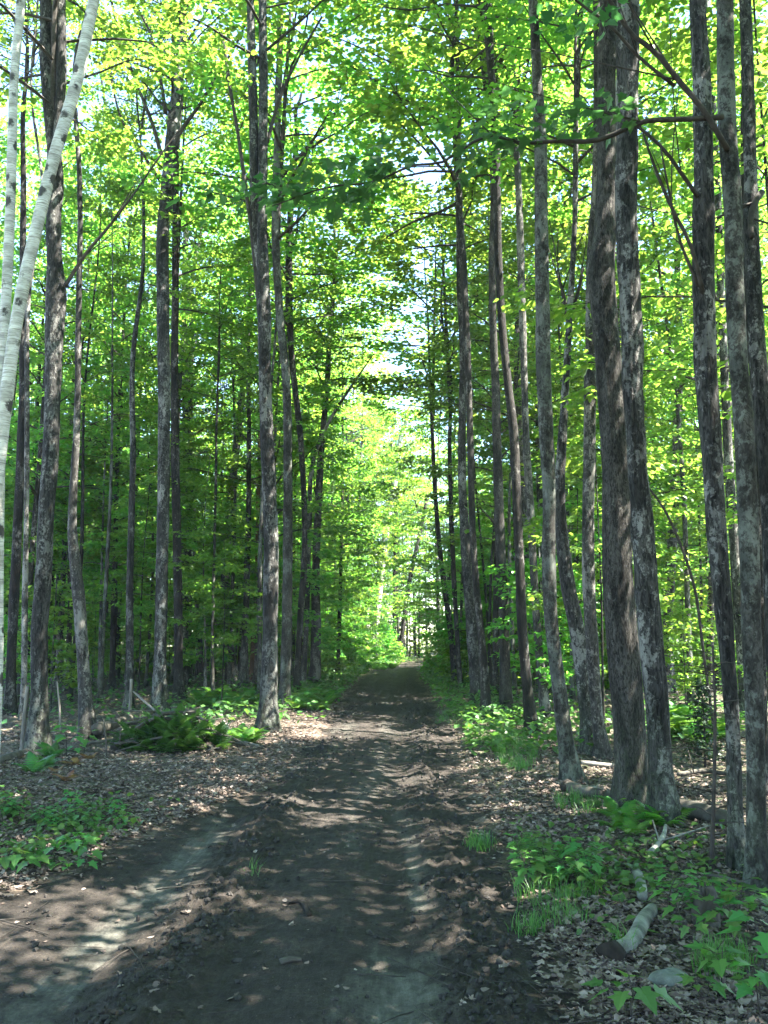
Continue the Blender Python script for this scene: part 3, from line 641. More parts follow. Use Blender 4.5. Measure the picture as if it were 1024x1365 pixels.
# ------------------------------------------------------------------ leafy sprays on the low limb of the lichened tree, and on other near limbs
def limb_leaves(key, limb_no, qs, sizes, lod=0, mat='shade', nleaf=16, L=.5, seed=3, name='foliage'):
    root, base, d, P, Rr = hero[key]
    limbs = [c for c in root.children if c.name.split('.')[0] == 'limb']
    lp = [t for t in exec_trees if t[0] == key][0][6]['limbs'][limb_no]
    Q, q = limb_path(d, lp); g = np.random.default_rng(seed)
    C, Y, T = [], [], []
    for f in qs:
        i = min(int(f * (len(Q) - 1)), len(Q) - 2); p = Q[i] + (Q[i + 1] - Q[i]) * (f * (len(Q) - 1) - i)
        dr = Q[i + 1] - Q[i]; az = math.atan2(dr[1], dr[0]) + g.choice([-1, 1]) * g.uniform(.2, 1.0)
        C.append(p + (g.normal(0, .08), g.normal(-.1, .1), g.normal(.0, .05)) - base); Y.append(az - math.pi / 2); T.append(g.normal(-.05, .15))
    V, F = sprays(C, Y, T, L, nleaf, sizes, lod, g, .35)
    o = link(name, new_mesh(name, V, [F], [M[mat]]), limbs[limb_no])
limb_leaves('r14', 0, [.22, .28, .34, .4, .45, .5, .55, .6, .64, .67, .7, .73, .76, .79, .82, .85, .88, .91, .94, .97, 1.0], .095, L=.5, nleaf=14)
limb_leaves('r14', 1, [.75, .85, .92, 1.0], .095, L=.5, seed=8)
limb_leaves('t2', 2, [.6, .8, .95, 1.0], .12, lod=1, mat='canopy', L=.8, nleaf=24, seed=9)
limb_leaves('t2', 0, [.7, .9, 1.0], .12, lod=1, mat='canopy', L=.8, nleaf=24, seed=10)

# ------------------------------------------------------------------ the rest of the wood
taken = [(b[0], b[1]) for (_, b, _, _, _) in hero.values()]
def ok_spot(x, y, gap, road):
    s = track_s(np.array([x]), np.array([y]))[0]
    if abs(s) < road: return False
    if y < 14 and track_mask(np.array([x]), np.array([y]))[0] > -.5: return False
    return all((x - a) ** 2 + (y - b) ** 2 > gap * gap for a, b in taken)
def visible_x(y, m=1.5): return .455 * y + m
used = set()
def put(proto, x, y, sc, label, group, sz=None):
    z = gz(x, y) - .02; rz = R.uniform(0, 6.28); s = (sc, sc, sz or sc)
    if id(proto) in used: return copy_tree(proto, (x, y, z), rz, s, label, group)
    used.add(id(proto)); proto.location = (x, y, z); proto.rotation_euler = (0, 0, rz); proto.scale = s
    proto['label'] = label; proto['group'] = group; return proto
def zone(x, y):
    s = track_s(np.array([x]), np.array([y]))[0]
    if y > 62: return 'one of the far trees closing the view beyond the bend', 'far trees beyond the bend of the track'
    if s < 0: return 'one of the slim trees crowding the shady wood left of the track', 'slim trees in the wood left of the track'
    return 'one of the slim trees in the bright wood right of the track', 'slim trees in the wood right of the track'
n = 0
cand = []
for y in np.arange(23, 96, 2.7):
    for x in np.arange(-48, 52, 2.6):
        cand.append((x + R.uniform(-1.2, 1.2), y + R.uniform(-1.2, 1.2)))
R.shuffle(cand)
for x, y in cand:
    if abs(x) > visible_x(y, 2.5): continue
    s = track_s(np.array([x]), np.array([y]))[0]
    road = 2.6 if y < 62 else 2.0
    if not ok_spot(x, y, 1.5, road): continue
    if abs(s) < 4 and y < 40 and R.random() < .75: continue          # the roadside rows are already mapped
    if 1.2 < x < 10 and 51 < y < 73: continue
    keep = (.66 if s > 0 else .40) if y < 40 else (.48 if y < 62 else .34)
    if s > 0: keep *= .75
    if R.random() > keep: continue
    if y < 46 and R.random() < .2: continue
    elif y < 42: p = R.choice(near_protos)
    else: p = R.choice(far_protos)
    lb, gr = zone(x, y)
    sc = R.uniform(.8, 1.1); put(p, x, y, sc, lb, gr, sc * R.uniform(1.0, 1.25)); taken.append((x, y)); n += 1
# shade trees added off frame round the camera: their crowns make the dapple on the track
k = 0
for x, y in [(7.9, 7.2), (5.2, -.5), (7.2, 2.6), (9.3, 5.6), (10.5, 2.0), (-5.5, 3), (-6.5, -2.5), (3.4, 1.2), (5.0, -2.2), (8.6, 1.0), (9.5, 11), (11.5, 5.0), (8.8, -4.5), (3.6, -6), (-3.6, -6), (12.5, -1.0), (15.6, 4.5), (-8.5, 7.5)]:
    put(R.choice(near_protos), x, y, R.uniform(.85, 1.05), 'slender tree added off frame near the camera to shade the track', 'trees added off frame to shade the track'); taken.append((x, y)); k += 1
# tall leafy trees among the mapped trunks on the right
for x, y, sc in [(7.2, 17.5, 1.1), (9.6, 21.5, 1.2), (5.6, 20.5, 1.1), (8.2, 25.5, 1.25), (11.2, 26.5, 1.2), (4.6, 25.5, 1.1), (12.8, 31, 1.3), (7.0, 31, 1.25), (9.9, 35, 1.25), (5.0, 33, 1.2), (10.4, 17.8, 1.1), (14.2, 36.5, 1.3)]:
    lb, gr = zone(x, y); put(near_protos[int(x * 7) % 5], x, y, sc, lb, gr, sc); taken.append((x, y)); n += 1
for x, y, sc in [(-9.3, 22.5, 1.1), (-8.2, 26.5, 1.15), (-11, 27, 1.2), (-6.6, 29, 1.1), (-12.6, 32.5, 1.3), (-9.6, 33, 1.2), (-2.7, 47, 1.2), (-2.3, 54, 1.25), (3.4, 53, 1.2), (-4.6, 50, 1.2), (-5.2, 41, 1.15), (-1.95, 37, 1.1), (3.0, 41, 1.15)]:
    lb, gr = zone(x, y); put((near_protos if y < 40 else far_protos)[int(abs(x) * 7) % 4], x, y, sc, lb, gr, sc); taken.append((x, y)); n += 1
for x, y, sc in [(-2.4, 60, 1.3), (-4.2, 57, 1.25)]:
    lb, gr = zone(x, 70); put(far_protos[int(y) % 4], x, y, sc, lb, gr, sc * 1.1); taken.append((x, y)); n += 1
c = 0
for _ in range(900):
    y = R.uniform(20, 62); x = R.uniform(-1, 1) * visible_x(y, .3)
    if not ok_spot(x, y, .9, 2.8): continue
    sd = x < np.interp(y, _cy, _cx)
    put(R.choice(pole_protos), x, y, R.uniform(.75, 1.15), 'young thin pole tree in the shade left of the track' if sd else 'young thin pole tree in the light right of the track', 'young trees left of the track' if sd else 'young trees right of the track'); taken.append((x, y)); c += 1
    if c >= 64: break
# slender poles closer in
for _ in range(400):
    y = R.uniform(13.5, 24); x = R.uniform(-1, 1) * visible_x(y, .3)
    if (x < 0 and y < 20.5) or (x > 0 and (y < 16 or R.random() < .3)) or not ok_spot(x, y, 1.3, 3.2): continue
    sd = x < 0; put(R.choice(pole_protos), x, y, R.uniform(.75, 1.1), 'young thin pole tree in the shade left of the track' if sd else 'young thin pole tree in the light right of the track', 'young trees left of the track' if sd else 'young trees right of the track'); taken.append((x, y)); n += 1
    if _ > 60: break
# crowns that reach over the track from both verges
for y in np.arange(22, 30, 2.8):
    for sd in (-1, 1):
        yy = y + R.uniform(-1, 1); x = float(np.interp(yy, _cy, _cx)) + sd * R.uniform(2.5, 3.6)
        if all((x - a) ** 2 + (yy - b) ** 2 > 1.0 for a, b in taken):
            sc = R.uniform(.85, 1.05); lb, gr = zone(x, yy)
            put(R.choice(near_protos if yy < 40 else far_protos), x, yy, sc * 1.2, lb, gr, sc); taken.append((x, yy)); n += 1
for x, y in [(5.4, 2.2), (3.2, -.8), (6.6, 5.4), (6.4, 1.6), (9.3, 8.2), (8.4, 3.6), (5.2, 10.6), (7.4, 12.4), (10.8, 14.5), (-4.6, 1.0)]:  # lower crowns added off frame to throw crisper shadows on the track
    put(R.choice(mid_protos), x, y, R.uniform(.9, 1.25), 'small layered tree added off frame to cast sharper shade on the track', 'small trees added off frame for sharper shade'); taken.append((x, y))
# understory
def under(protos, count, yr, side, road, label, group, sc=(.75, 1.2), maxs=None, gap=.8):
    c = 0
    for _ in range(count * 40):
        if c >= count: break
        y = R.uniform(*yr); s0 = side if side else R.choice([-1, 1])
        cx = float(np.interp(y, _cy, _cx)); lim = visible_x(y, .8)
        x = cx + s0 * (road + (R.random() ** 1.2) * ((maxs or 60)))
        if abs(x) > lim or not ok_spot(x, y, gap, road) or (1.2 < x < 10 and 51 < y < 71): continue
        put(R.choice(protos), x, y, R.uniform(*sc), label, group); taken.append((x, y)); c += 1
under(mid_protos, 84, (22, 58), -1, 2.6, 'small layered understory tree in the shade left of the track', 'understory trees left of the track', maxs=26)
under(mid_protos, 72, (19, 60), 1, 2.6, 'small layered understory tree in the light right of the track', 'understory trees right of the track', maxs=26)
under(sap_protos, 56, (18, 50), -1, 2.4, 'leafy maple sapling among the trunks left of the track', 'saplings left of the track', maxs=22)
under(sap_protos, 46, (14, 50), 1, 3.2, 'leafy maple sapling among the trunks right of the track', 'saplings right of the track', maxs=20)
under(bush_protos, 46, (34, 66), -1, 2.0, 'low leafy bush at the far left verge', 'low bushes along the far left verge', maxs=12, gap=.5)
under(bush_protos, 60, (26, 50), 1, 2.6, 'low leafy bush at the far right verge', 'low bushes along the far right verge', maxs=14, gap=.5)
for _ in range(30):
    x, y = R.uniform(-4, 12), R.uniform(63, 80)
    if abs(track_s(np.array([x]), np.array([y]))[0]) > 2.2: put(R.choice(bush_protos + sap_protos), x, y, R.uniform(.8, 1.5), 'bright bush in the clearing at the bend of the track', 'bushes in the clearing at the bend')
for x, y in [(-3.5, 64), (-.8, 67), (1.2, 71), (-2.2, 75), (3.0, 75), (5.5, 79), (.8, 80), (8.5, 77), (-5.5, 70), (11, 84), (4.2, 86), (-1.0, 88), (7.5, 91), (13, 74), (16, 82)]:
    put(far_protos[int(abs(x) * 3) % 4], x, y, R.uniform(1.0, 1.2), *zone(x, 70)); n += 1
for x, y in [(-2.6, 60), (-4.4, 57), (-1.4, 71), (2.2, 74), (7.4, 74), (-3.6, 66), (9.8, 78), (0, 75)]:
    put(R.choice(mid_protos), x, y, R.uniform(.9, 1.3), 'sunlit understory tree closing the view where the track turns', 'understory trees where the track turns')

# ------------------------------------------------------------------ ferns, seedlings, grass, ground cover
def frond(L, npair, g, wid=.42):
    """one fern frond along +y, arching: triangles"""
    V = []; F = []
    for i in range(npair):
        t = (i + .5) / npair; y = t * L; w = L * wid * (1 - t) ** .75 * min(1, .35 + 3 * t)
        z = L * (.62 * t - .62 * t * t) ; dz = .25 * w
        for s in (-1, 1):
            b = len(V); st = L / npair * .42
            V += [(0, y - st, z), (s * w * .5, y + w * .10 - st * .9, z - dz * .2), (s * w, y + w * .30, z - dz), (s * w * .5, y + w * .12 + st * .9, z - dz * .2), (0, y + st, z)]
            F += [(b, b + 1, b + 4), (b + 1, b + 3, b + 4), (b + 1, b + 2, b + 3)]
    b = len(V); V += [(-.004, 0, -.01), (.004, 0, -.01), (.002, L * .5, L * .155), (-.002, L * .5, L * .155), (0, L, 0.0)]
    F += [(b, b + 1, b + 2), (b, b + 2, b + 3), (b + 3, b + 2, b + 4)]
    return np.array(V), np.array(F)
def fern_proto(seed, nf, L, mat, name='fern'):
    g = np.random.default_rng(seed); root = thing(name, 'x', 'fern', (0, 0, 0))
    for i in range(nf):
        V, F = frond(L * g.uniform(.7, 1.15), 13, g)
        a = i * 2.4 + g.normal(0, .3); t = g.uniform(.15, .75)
        y, z = V[:, 1] * math.cos(t) - V[:, 2] * math.sin(t), V[:, 1] * math.sin(t) + V[:, 2] * math.cos(t)
        x = V[:, 0]; V = np.stack([x * math.cos(a) - y * math.sin(a), x * math.sin(a) + y * math.cos(a), z], 1)
        link('frond', new_mesh('frond', V, [F], [M[mat]]), root)
    return root
ferns = [fern_proto(1, 9, .55, 'fern'), fern_proto(2, 7, .48, 'fern')]
dferns = [fern_proto(3, 11, .6, 'dark_fern'), fern_proto(4, 9, .52, 'dark_fern')]
rust = fern_proto(5, 7, .5, 'rust_fern')
def scatter_px(protos, spots, label, group, sc=(.7, 1.2)):
    for px, py in spots:
        p, t = on_ground(px, py); put(R.choice(protos), p[0], p[1], R.uniform(*sc), label, group)
def blob(cx, cy, rx, ry, n):
    out = []
    while len(out) < n:
        a, b = R.uniform(-1, 1), R.uniform(-1, 1)
        if a * a + b * b < 1: out.append((cx + a * rx, cy + b * ry))
    return out
scatter_px(ferns, blob(305, 936, 48, 10, 22), 'bright green fern in the patch below the pale leaning trunk', 'ferns below the pale leaning trunk')
scatter_px(ferns, blob(415, 934, 36, 14, 20), 'bright green fern beside the track below the sunlit pale trunk', 'ferns below the sunlit pale trunk')
scatter_px(ferns, blob(330, 985, 20, 8, 5), 'small fern on the leaf litter right of the brush pile', 'ferns right of the brush pile', (.5, .8))
scatter_px(ferns, blob(925, 975, 45, 16, 20), 'sunny fern in the glade behind the right trunks', 'ferns in the glade behind the right trunks', (.8, 1.4))
scatter_px(ferns, blob(850, 1095, 42, 20, 12), 'fern at the foot of the big furrowed tree', 'ferns at the foot of the big furrowed tree', (.4, .7))
scatter_px(ferns, blob(500, 890, 30, 4, 14), 'fern on the verge where the track bends', 'ferns at the bend', (.8, 1.4))
scatter_px([rust], [(98, 1020), (75, 1030), (120, 1012), (90, 1040)], 'rusty dead fern right of the knotted maple foot', 'rusty ferns by the knotted maple', (.28, .42))
scatter_px(dferns, [(62, 1022), (45, 1030), (70, 1010)], 'dull green fern at the foot of the knotted maple', 'dull ferns at the knotted maple', (.45, .7))

def brush_pile():
    p, t = on_ground(232, 1000)
    root = thing('brush_pile', 'mound of dead branches overgrown with dark green fern left of the track', 'brush pile', p)
    g = np.random.default_rng(77); mb = MB()
    for i in range(46):
        a = g.uniform(0, 6.28); r = g.uniform(.1, 1.15); c = np.array([math.cos(a) * r * .85, math.sin(a) * r * .5, .06 + .55 * max(0, 1 - r)]) 
        b = g.uniform(0, 6.28); l = g.uniform(.4, 1.3); dv = np.array([math.cos(b), math.sin(b) * .6, g.normal(0, .18)]) * l / 2
        e0, e1 = c - dv, c + dv; e0[2] = max(e0[2], .0); e1[2] = max(e1[2], .02)
        mb.tube([e0, c + (0, 0, g.uniform(0, .08)), e1], [g.uniform(.008, .03)] * 2 + [.005], n=5, step=.3, knob=.1, seed=i)
    link('dead_branches', mb.mesh('dead_branches', [M['oldlog']]), root)
    th = np.linspace(0, 2 * math.pi, 40, endpoint=False); rr = np.linspace(0, 1, 9)
    V = [(0, 0, .33)]; 
    for q in rr[1:]:
        for a in th:
            k = 1 + .25 * (vnoise(np.array([math.cos(a) * 2 + 5]), np.array([math.sin(a) * 2 + 5]))[0] - .5)
            V.append((math.cos(a) * q * .8 * k, math.sin(a) * q * .5 * k, .33 * (1 - q ** 1.6) - .06 * q + g.normal(0, .025)))
    T = [(0, 1 + i, 1 + (i + 1) % 40) for i in range(40)]; Q = [(1 + r * 40 + i, 1 + (r + 1) * 40 + i, 1 + (r + 1) * 40 + (i + 1) % 40, 1 + r * 40 + (i + 1) % 40) for r in range(7) for i in range(40)]
    link('soil_heap', new_mesh('soil_heap', V, [np.array(Q), np.array(T)], [M['rot']], smooth=True), root)
    VV = []; FF = []; n0 = 0
    for i in range(210):
        a = g.uniform(0, 6.28); r = math.sqrt(g.uniform(0, 1)); c = np.array([math.cos(a) * r * .74, math.sin(a) * r * .45, .31 * (1 - r ** 1.6) - .02])
        V, F = frond(g.uniform(.28, .5), 11, g); b = a + g.normal(-1.57, .9); t = g.uniform(.2, 1.2)
        y, z = V[:, 1] * math.cos(t) - V[:, 2] * math.sin(t), V[:, 1] * math.sin(t) + V[:, 2] * math.cos(t); x = V[:, 0]
        VV.append(np.stack([x * math.cos(b) - y * math.sin(b), x * math.sin(b) + y * math.cos(b), z], 1) + c); FF.append(F + n0); n0 += len(V)
    link('ferns', new_mesh('ferns', np.concatenate(VV), [np.concatenate(FF)], [M['dark_fern']]), root, kind='stuff')
brush_pile()

def seedling_proto(seed, h, nl, size, lod=0):
    g = np.random.default_rng(seed); root = thing('maple_seedling', 'x', 'seedling', (0, 0, 0)); mb = MB()
    mb.tube([(0, 0, -.03), (g.normal(0, .015), g.normal(0, .015), h * .5), (g.normal(0, .03), g.normal(0, .03), h)], [.005, .004, .003], n=5, step=.08)
    pos = []; ya = []; ti = []
    for i in range(nl):
        z = h * (1 - .5 * (i // 2) / max(1, nl / 2)) ; a = i * math.pi + (i // 2) * 1.57 + g.normal(0, .35); l = size * g.uniform(.55, 1.0)
        e = np.array([math.cos(a) * l, math.sin(a) * l, z + .25 * l])
        mb.tube([(0, 0, z), e * (.5, .5, 1) - (0, 0, .1 * l), e], [.003, .002, .002], n=4, step=.1)
        pos.append(e); ya.append(a - math.pi / 2); ti.append(g.normal(-.25, .2))
    n = len(pos)
    V, F = place_leaves(np.array(pos), np.array(ya), np.array(ti), g.normal(0, .25, n), size * g.uniform(.75, 1.2, n), lod)
    link('stem', mb.mesh('stem', [M['twig']]), root); link('leaves', new_mesh('leaves', V, [F], [M['herb']]), root)
    return root
seeds = [seedling_proto(61, .28, 9, .115), seedling_proto(62, .20, 7, .105), seedling_proto(63, .34, 12, .115), seedling_proto(64, .14, 4, .11)]
scatter_px(seeds[:3], [(908, 1240), (932, 1225), (958, 1235), (985, 1230), (925, 1262), (975, 1258), (1000, 1250), (945, 1205), (1010, 1215), (900, 1225)], 'broad leaved maple seedling in the clump by the mossy stump', 'seedlings by the mossy stump', (.55, .85))
scatter_px(seeds[:3], [(1010, 1345), (1022, 1300), (1018, 1370)], 'broad leaved maple seedling in the lower right corner', 'seedlings in the lower right corner', (.7, 1.0))
scatter_px(seeds, [(945, 1335), (960, 1322), (928, 1330)], 'maple seedling right of the lichened rock', 'seedlings right of the rock', (.5, .8))
scatter_px(seeds[3:], [(843, 1362), (835, 1355)], 'small maple seedling at the bottom of the picture below the rock', 'seedlings below the rock', (.8, 1.2))
scatter_px(seeds, blob(755, 1178, 60, 12, 18), 'maple seedling on the verge beside the fallen pale limb', 'seedlings beside the fallen pale limb', (.45, .8))
scatter_px(seeds, blob(720, 1150, 40, 16, 8), 'maple seedling among verge grass near the track', 'seedlings among the verge grass', (.4, .7))
scatter_px(seeds, blob(110, 1098, 70, 16, 46), 'low bright seedling in the green carpet left of the track', 'seedlings in the green carpet left', (.35, .62))
scatter_px(seeds, blob(15, 1085, 26, 14, 18), 'low bright seedling in the green carpet at the left edge', 'seedlings at the left edge', (.4, .65))
scatter_px(seeds[3:], blob(60, 1150, 70, 22, 26), 'tiny seedling dotted over the litter left of the track', 'tiny seedlings left of the track', (.5, .95))
scatter_px(seeds, [(118, 925), (128, 932), (108, 935), (90, 1010), (100, 1006), (112, 1004)], 'pale green seedling beside the curved grey trunk', 'seedlings beside the curved grey trunk', (.8, 1.3))

# ground cover far off along both verges, grass, litter, clods: nobody could count them
def cover(name, n, fn, size, lod, mat, hr):
    pos = []
    while len(pos) < n:
        x, y = fn()
        if track_mask(np.array([x]), np.array([y]))[0] < -.1: pos.append((x, y))
    pos = np.array(pos); z = ground_h(pos[:, 0], pos[:, 1], False) + rng.uniform(hr[0], hr[1], n)
    V, F = place_leaves(np.column_stack([pos, z]), rng.uniform(0, 6.28, n), rng.normal(-.15, .35, n), rng.normal(0, .35, n), size * rng.uniform(.6, 1.3, n), lod)
    link(name, new_mesh(name, V, [F], [M[mat]]), kind='stuff')
def verge():
    y = R.uniform(12, 66); s = R.choice([-1, 1]) if y > 17 else 1; cx = float(np.interp(y, _cy, _cx))
    return cx + s * (1.2 + abs(R.gauss(0, 1.6)) + (.8 if s < 0 and y < 24 else 0)), y
cover('verge_undergrowth', 9000, verge, .13, 2, 'herb', (.02, .35))
def woodfloor():
    y = R.uniform(16, 60); return R.uniform(-1, 1) * visible_x(y, 0), y
def farwood():
    pos = []; g = np.random.default_rng(91)
    for _ in range(420):
        y = g.uniform(72, 125); x = g.uniform(-1, 1) * visible_x(y, 6); r = g.uniform(1.0, 2.6); z = abs(g.normal(0, 3.2)) + .3
        pos.append(np.array([x, y, z]) + g.normal(0, 1, (70, 3)) * (r * .6, r * .6, r * .33))
    pos = np.concatenate(pos); pos = pos[pos[:, 2] > -.1]; n = len(pos)
    V, F = place_leaves(pos, g.uniform(0, 6.28, n), g.normal(-.25, .4, n), g.normal(0, .4, n), g.uniform(.2, .45, n), 2)
    link('far_wood', new_mesh('far_wood', V, [F], [M['canopy']]), kind='stuff')
farwood()
cover('forest_undergrowth', 6000, woodfloor, .14, 2, 'herb', (.02, .30))
patches = [on_ground(*p)[0][:2] for p in blob(830, 1160, 150, 60, 26) + blob(80, 1110, 100, 40, 16)]
def nearfloor():
    a = patches[R.randrange(len(patches))]; return a[0] + R.gauss(0, .22), a[1] + R.gauss(0, .35)
cover('seedling_carpet', 1100, nearfloor, .055, 1, 'herb', (.01, .12))

def grass():
    V = []; F = []
    tufts = []
    for px, py, rx, ry, n in ((690, 1005, 26, 26, 110), (660, 985, 30, 14, 40), (600, 950, 20, 14, 30), (770, 1075, 30, 14, 30), (640, 1130, 16, 8, 14), (705, 1140, 18, 14, 22), (735, 1195, 60, 18, 20), (700, 1240, 20, 10, 8), (750, 1230, 30, 14, 12), (340, 1165, 6, 7, 2), (960, 1290, 40, 14, 30), (600, 960, 20, 14, 16), (830, 1270, 10, 4, 4)):
        for q in blob(px, py, rx, ry, n): tufts.append(on_ground(*q)[0])
    for c in tufts:
        for b in range(R.randint(9, 18)):
            a = R.uniform(0, 6.28); l = R.uniform(.07, .20); w = R.uniform(.0015, .003); ox, oy = R.gauss(0, .03), R.gauss(0, .03)
            le = R.uniform(.2, .9); dx, dy = math.cos(a), math.sin(a); k = len(V)
            for t, ww in ((0, w), (.5, w * .85), (1, 0)):
                h = l * (t - .35 * le * t * t); o = l * le * t * t * .8
                for s in ((-1, 1) if ww else (0,)):
                    V.append((c[0] + ox + dx * o - dy * s * ww, c[1] + oy + dy * o + dx * s * ww, c[2] - .01 + h))
            F += [(k, k + 1, k + 3), (k, k + 3, k + 2), (k + 2, k + 3, k + 4)]
    link('grass', new_mesh('grass', np.array(V), [np.array(F)], [M['grass']]), kind='stuff')
grass()

def litter():
    out = []
    n = 100000
    yy = 2.6 * (30 / 2.6) ** rng.random(n * 2); xx = rng.uniform(-1, 1, n * 2) * (.46 * yy + .4)
    tm = track_mask(xx, yy)
    prob = np.where(tm < -.05, 1.0, np.where(tm < .15, .12, .003)) * (.35 + .9 * sstep(.35, .6, fbm(xx * 1.1, yy * 1.1, 3)))
    keep = rng.random(n * 2) < prob
    xx, yy = xx[keep], yy[keep]; m = len(xx)
    zz = ground_h(xx, yy) + rng.uniform(.004, .02, m)
    P = np.array([(0, 0, 0), (.3, .15, .10), (.42, .5, .16), (0, 1, .05), (-.42, .5, .16), (-.3, .15, .10), (0, .5, -.02)])
    T = np.array([(6, 0, 1), (6, 1, 2), (6, 2, 3), (6, 3, 4), (6, 4, 5), (6, 5, 0)])
    global LEAF
    old = LEAF; LEAF = [(P, T)]
    V, F = place_leaves(np.column_stack([xx, yy, zz]), rng.uniform(0, 6.28, m), rng.normal(.03, .22, m), rng.normal(0, .28, m) + (rng.random(m) < .4) * math.pi, rng.uniform(.012, .046, m), 0)
    k2 = rng.choice(m, min(m, 26000), replace=False); w = len(k2)
    P0, T0 = old[0]; P0 = P0 * (1, .9, 1) - (0, .4, 0); P0[:, 2] = .55 * (P0[:, 0] ** 2 + .6 * P0[:, 1] ** 2)
    LEAF = [(P0, T0)]
    V2, F2 = place_leaves(np.column_stack([xx[k2] + .02, yy[k2], zz[k2] + .006]), rng.uniform(0, 6.28, w), rng.normal(.0, .3, w), rng.normal(0, .32, w) + (rng.random(w) < .5) * math.pi, rng.uniform(.03, .068, w) , 0)
    V2 = V2 + np.repeat(rng.normal(0, .5, (w, 1, 1)), len(P0), 1).reshape(-1, 1) * 0 + rng.normal(0, .003, V2.shape)
    LEAF = old
    link('leaf_litter', new_mesh('leaf_litter', np.concatenate([V, V2]), [np.concatenate([F, F2 + len(V)])], [M['litter']], smooth=False), kind='stuff')
    tw = MB(); c = 0
    while c < 1500:
        y = 2.8 * (26 / 2.8) ** R.random(); x = R.uniform(-1, 1) * (.46 * y + .3)
        if track_mask(np.array([x]), np.array([y]))[0] > .15 and R.random() < .93: continue
        a = R.uniform(0, 6.28); l = R.uniform(.05, .35); z = gz(x, y) + .012; d = np.array([math.cos(a), math.sin(a), R.uniform(-.02, .06)]); r = R.uniform(.0012, .0045)
        b = np.array([x, y, z]); tw.tube([b - d * l, b + (R.gauss(0, .1) * l, R.gauss(0, .1) * l, .004), b + d * l], [r, r * .9, r * .5], n=4, step=.25); c += 1
    link('fallen_twigs', tw.mesh('fallen_twigs', [M['twig']]), kind='stuff')
litter()

def clods():
    ico_v = []; t = (1 + 5 ** .5) / 2
    iv = np.array([(-1, t, 0), (1, t, 0), (-1, -t, 0), (1, -t, 0), (0, -1, t), (0, 1, t), (0, -1, -t), (0, 1, -t), (t, 0, -1), (t, 0, 1), (-t, 0, -1), (-t, 0, 1)]) / 1.9
    it = np.array([(0, 11, 5), (0, 5, 1), (0, 1, 7), (0, 7, 10), (0, 10, 11), (1, 5, 9), (5, 11, 4), (11, 10, 2), (10, 7, 6), (7, 1, 8), (3, 9, 4), (3, 4, 2), (3, 2, 6), (3, 6, 8), (3, 8, 9), (4, 9, 5), (2, 4, 11), (6, 2, 10), (8, 6, 7), (9, 8, 1)])
    n = 15000; yy = 2.6 * (22 / 2.6) ** rng.random(n); lane = rng.random(n)
    s = np.where(lane < .4, rng.normal(-.86, .16, n), np.where(lane < .75, rng.normal(.68, .17, n), rng.uniform(-2.0, 1.0, n)))
    xx = s + np.interp(yy, _cy, _cx); ok = (track_mask(xx, yy) > 0) & (fbm(xx * 2, yy * 2, 2) > .42) & (pale_mask(xx, yy) < .5)
    xx, yy = xx[ok], yy[ok]; m = len(xx)
    sz = .003 + .02 * rng.random(m) ** 5
    V = iv[None] * sz[:, None, None] * rng.uniform(.6, 1.35, (m, 12, 1)) * rng.uniform(.6, 1.3, (m, 1, 3)) + np.column_stack([xx, yy, ground_h(xx, yy) + sz * .25])[:, None, :]
    F = (it[None] + (np.arange(m) * 12)[:, None, None]).reshape(-1, 3)
    link('soil_clods', new_mesh('soil_clods', V.reshape(-1, 3), [F], [M['clod']]), kind='stuff')
clods()

# prototypes that found no place
for pr in pole_protos + near_protos + far_protos + mid_protos + sap_protos + bush_protos + ferns + dferns + seeds + [rust]:
    if id(pr) not in used:
        for ch in list(pr.children): bpy.data.objects.remove(ch)
        bpy.data.objects.remove(pr)

# ------------------------------------------------------------------ dead wood, rock, stump
def ground_poly(pts, lift=0.0):
    P = []; Rr = []
    for x, y, w in pts:
        p, t = on_ground(x, y); r = w * .5 / FPX * t; P.append(p + (0, 0, r * .75 + lift)); Rr.append(r)
    return np.array(P), np.array(Rr)
def log(name, label, cat, pts, mat, n=12, knob=.10, lift=0.0, seed=1, endcap=None, nubs=0):
    P, Rr = ground_poly(pts, lift); base = P[0].copy(); base[2] = gz(base[0], base[1])
    root = thing(name, label, cat, base); mb = MB(); mb.tube(P - base, Rr, n=n, step=.05, knob=knob, seed=seed)
    g = np.random.default_rng(seed)
    for k in range(nubs):
        i = g.integers(0, len(P) - 1); p = (P[i] + P[i + 1]) / 2 - base; dv = np.array([g.normal(0, .6), g.normal(0, .3), g.uniform(.3, 1)]); l = g.uniform(.1, .35)
        mb.tube([p, p + dv * l], [Rr[i] * .35, .004], n=5, step=.1)
    link('log_body', mb.mesh('log_body', [M[mat]]), root)
    if endcap:
        m2 = MB(); dr = (P[0] - P[1]) / np.linalg.norm(P[0] - P[1]); r = Rr[0]
        # hollow broken butt: a ragged dark collar with a sunken heart
        m2.tube([P[0] - base - dr * r * 1.2, P[0] - base + dr * r * .3], [r * 1.18, r * 1.3], n=14, step=.03, knob=.14, seed=4)
        link('broken_end', m2.mesh('broken_end', [M['rot']]), root)
    return root
log('fallen_limb', 'pale curved fallen limb with a dark broken end beside the track', 'fallen limb', [(813, 1283, 27), (824, 1276, 23), (836, 1270, 21), (846, 1260, 21), (853, 1246, 20), (858, 1234, 19), (866, 1224, 18), (870, 1217, 15)], 'logbark', 16, .12, endcap=True)
log('fallen_limb', 'short crooked pale limb piece behind the curved fallen limb', 'fallen limb', [(857, 1206, 13), (855, 1190, 14), (851, 1176, 14), (846, 1166, 11)], 'logbark', 12, .12, seed=5, lift=.02, nubs=2)
log('fallen_limb', 'thin forked dead limb pointing at the mottled trunk', 'fallen limb', [(868, 1152, 9), (876, 1142, 8), (884, 1130, 7), (888, 1112, 4)], 'logbark', 8, .1, seed=6, lift=.06, nubs=2)
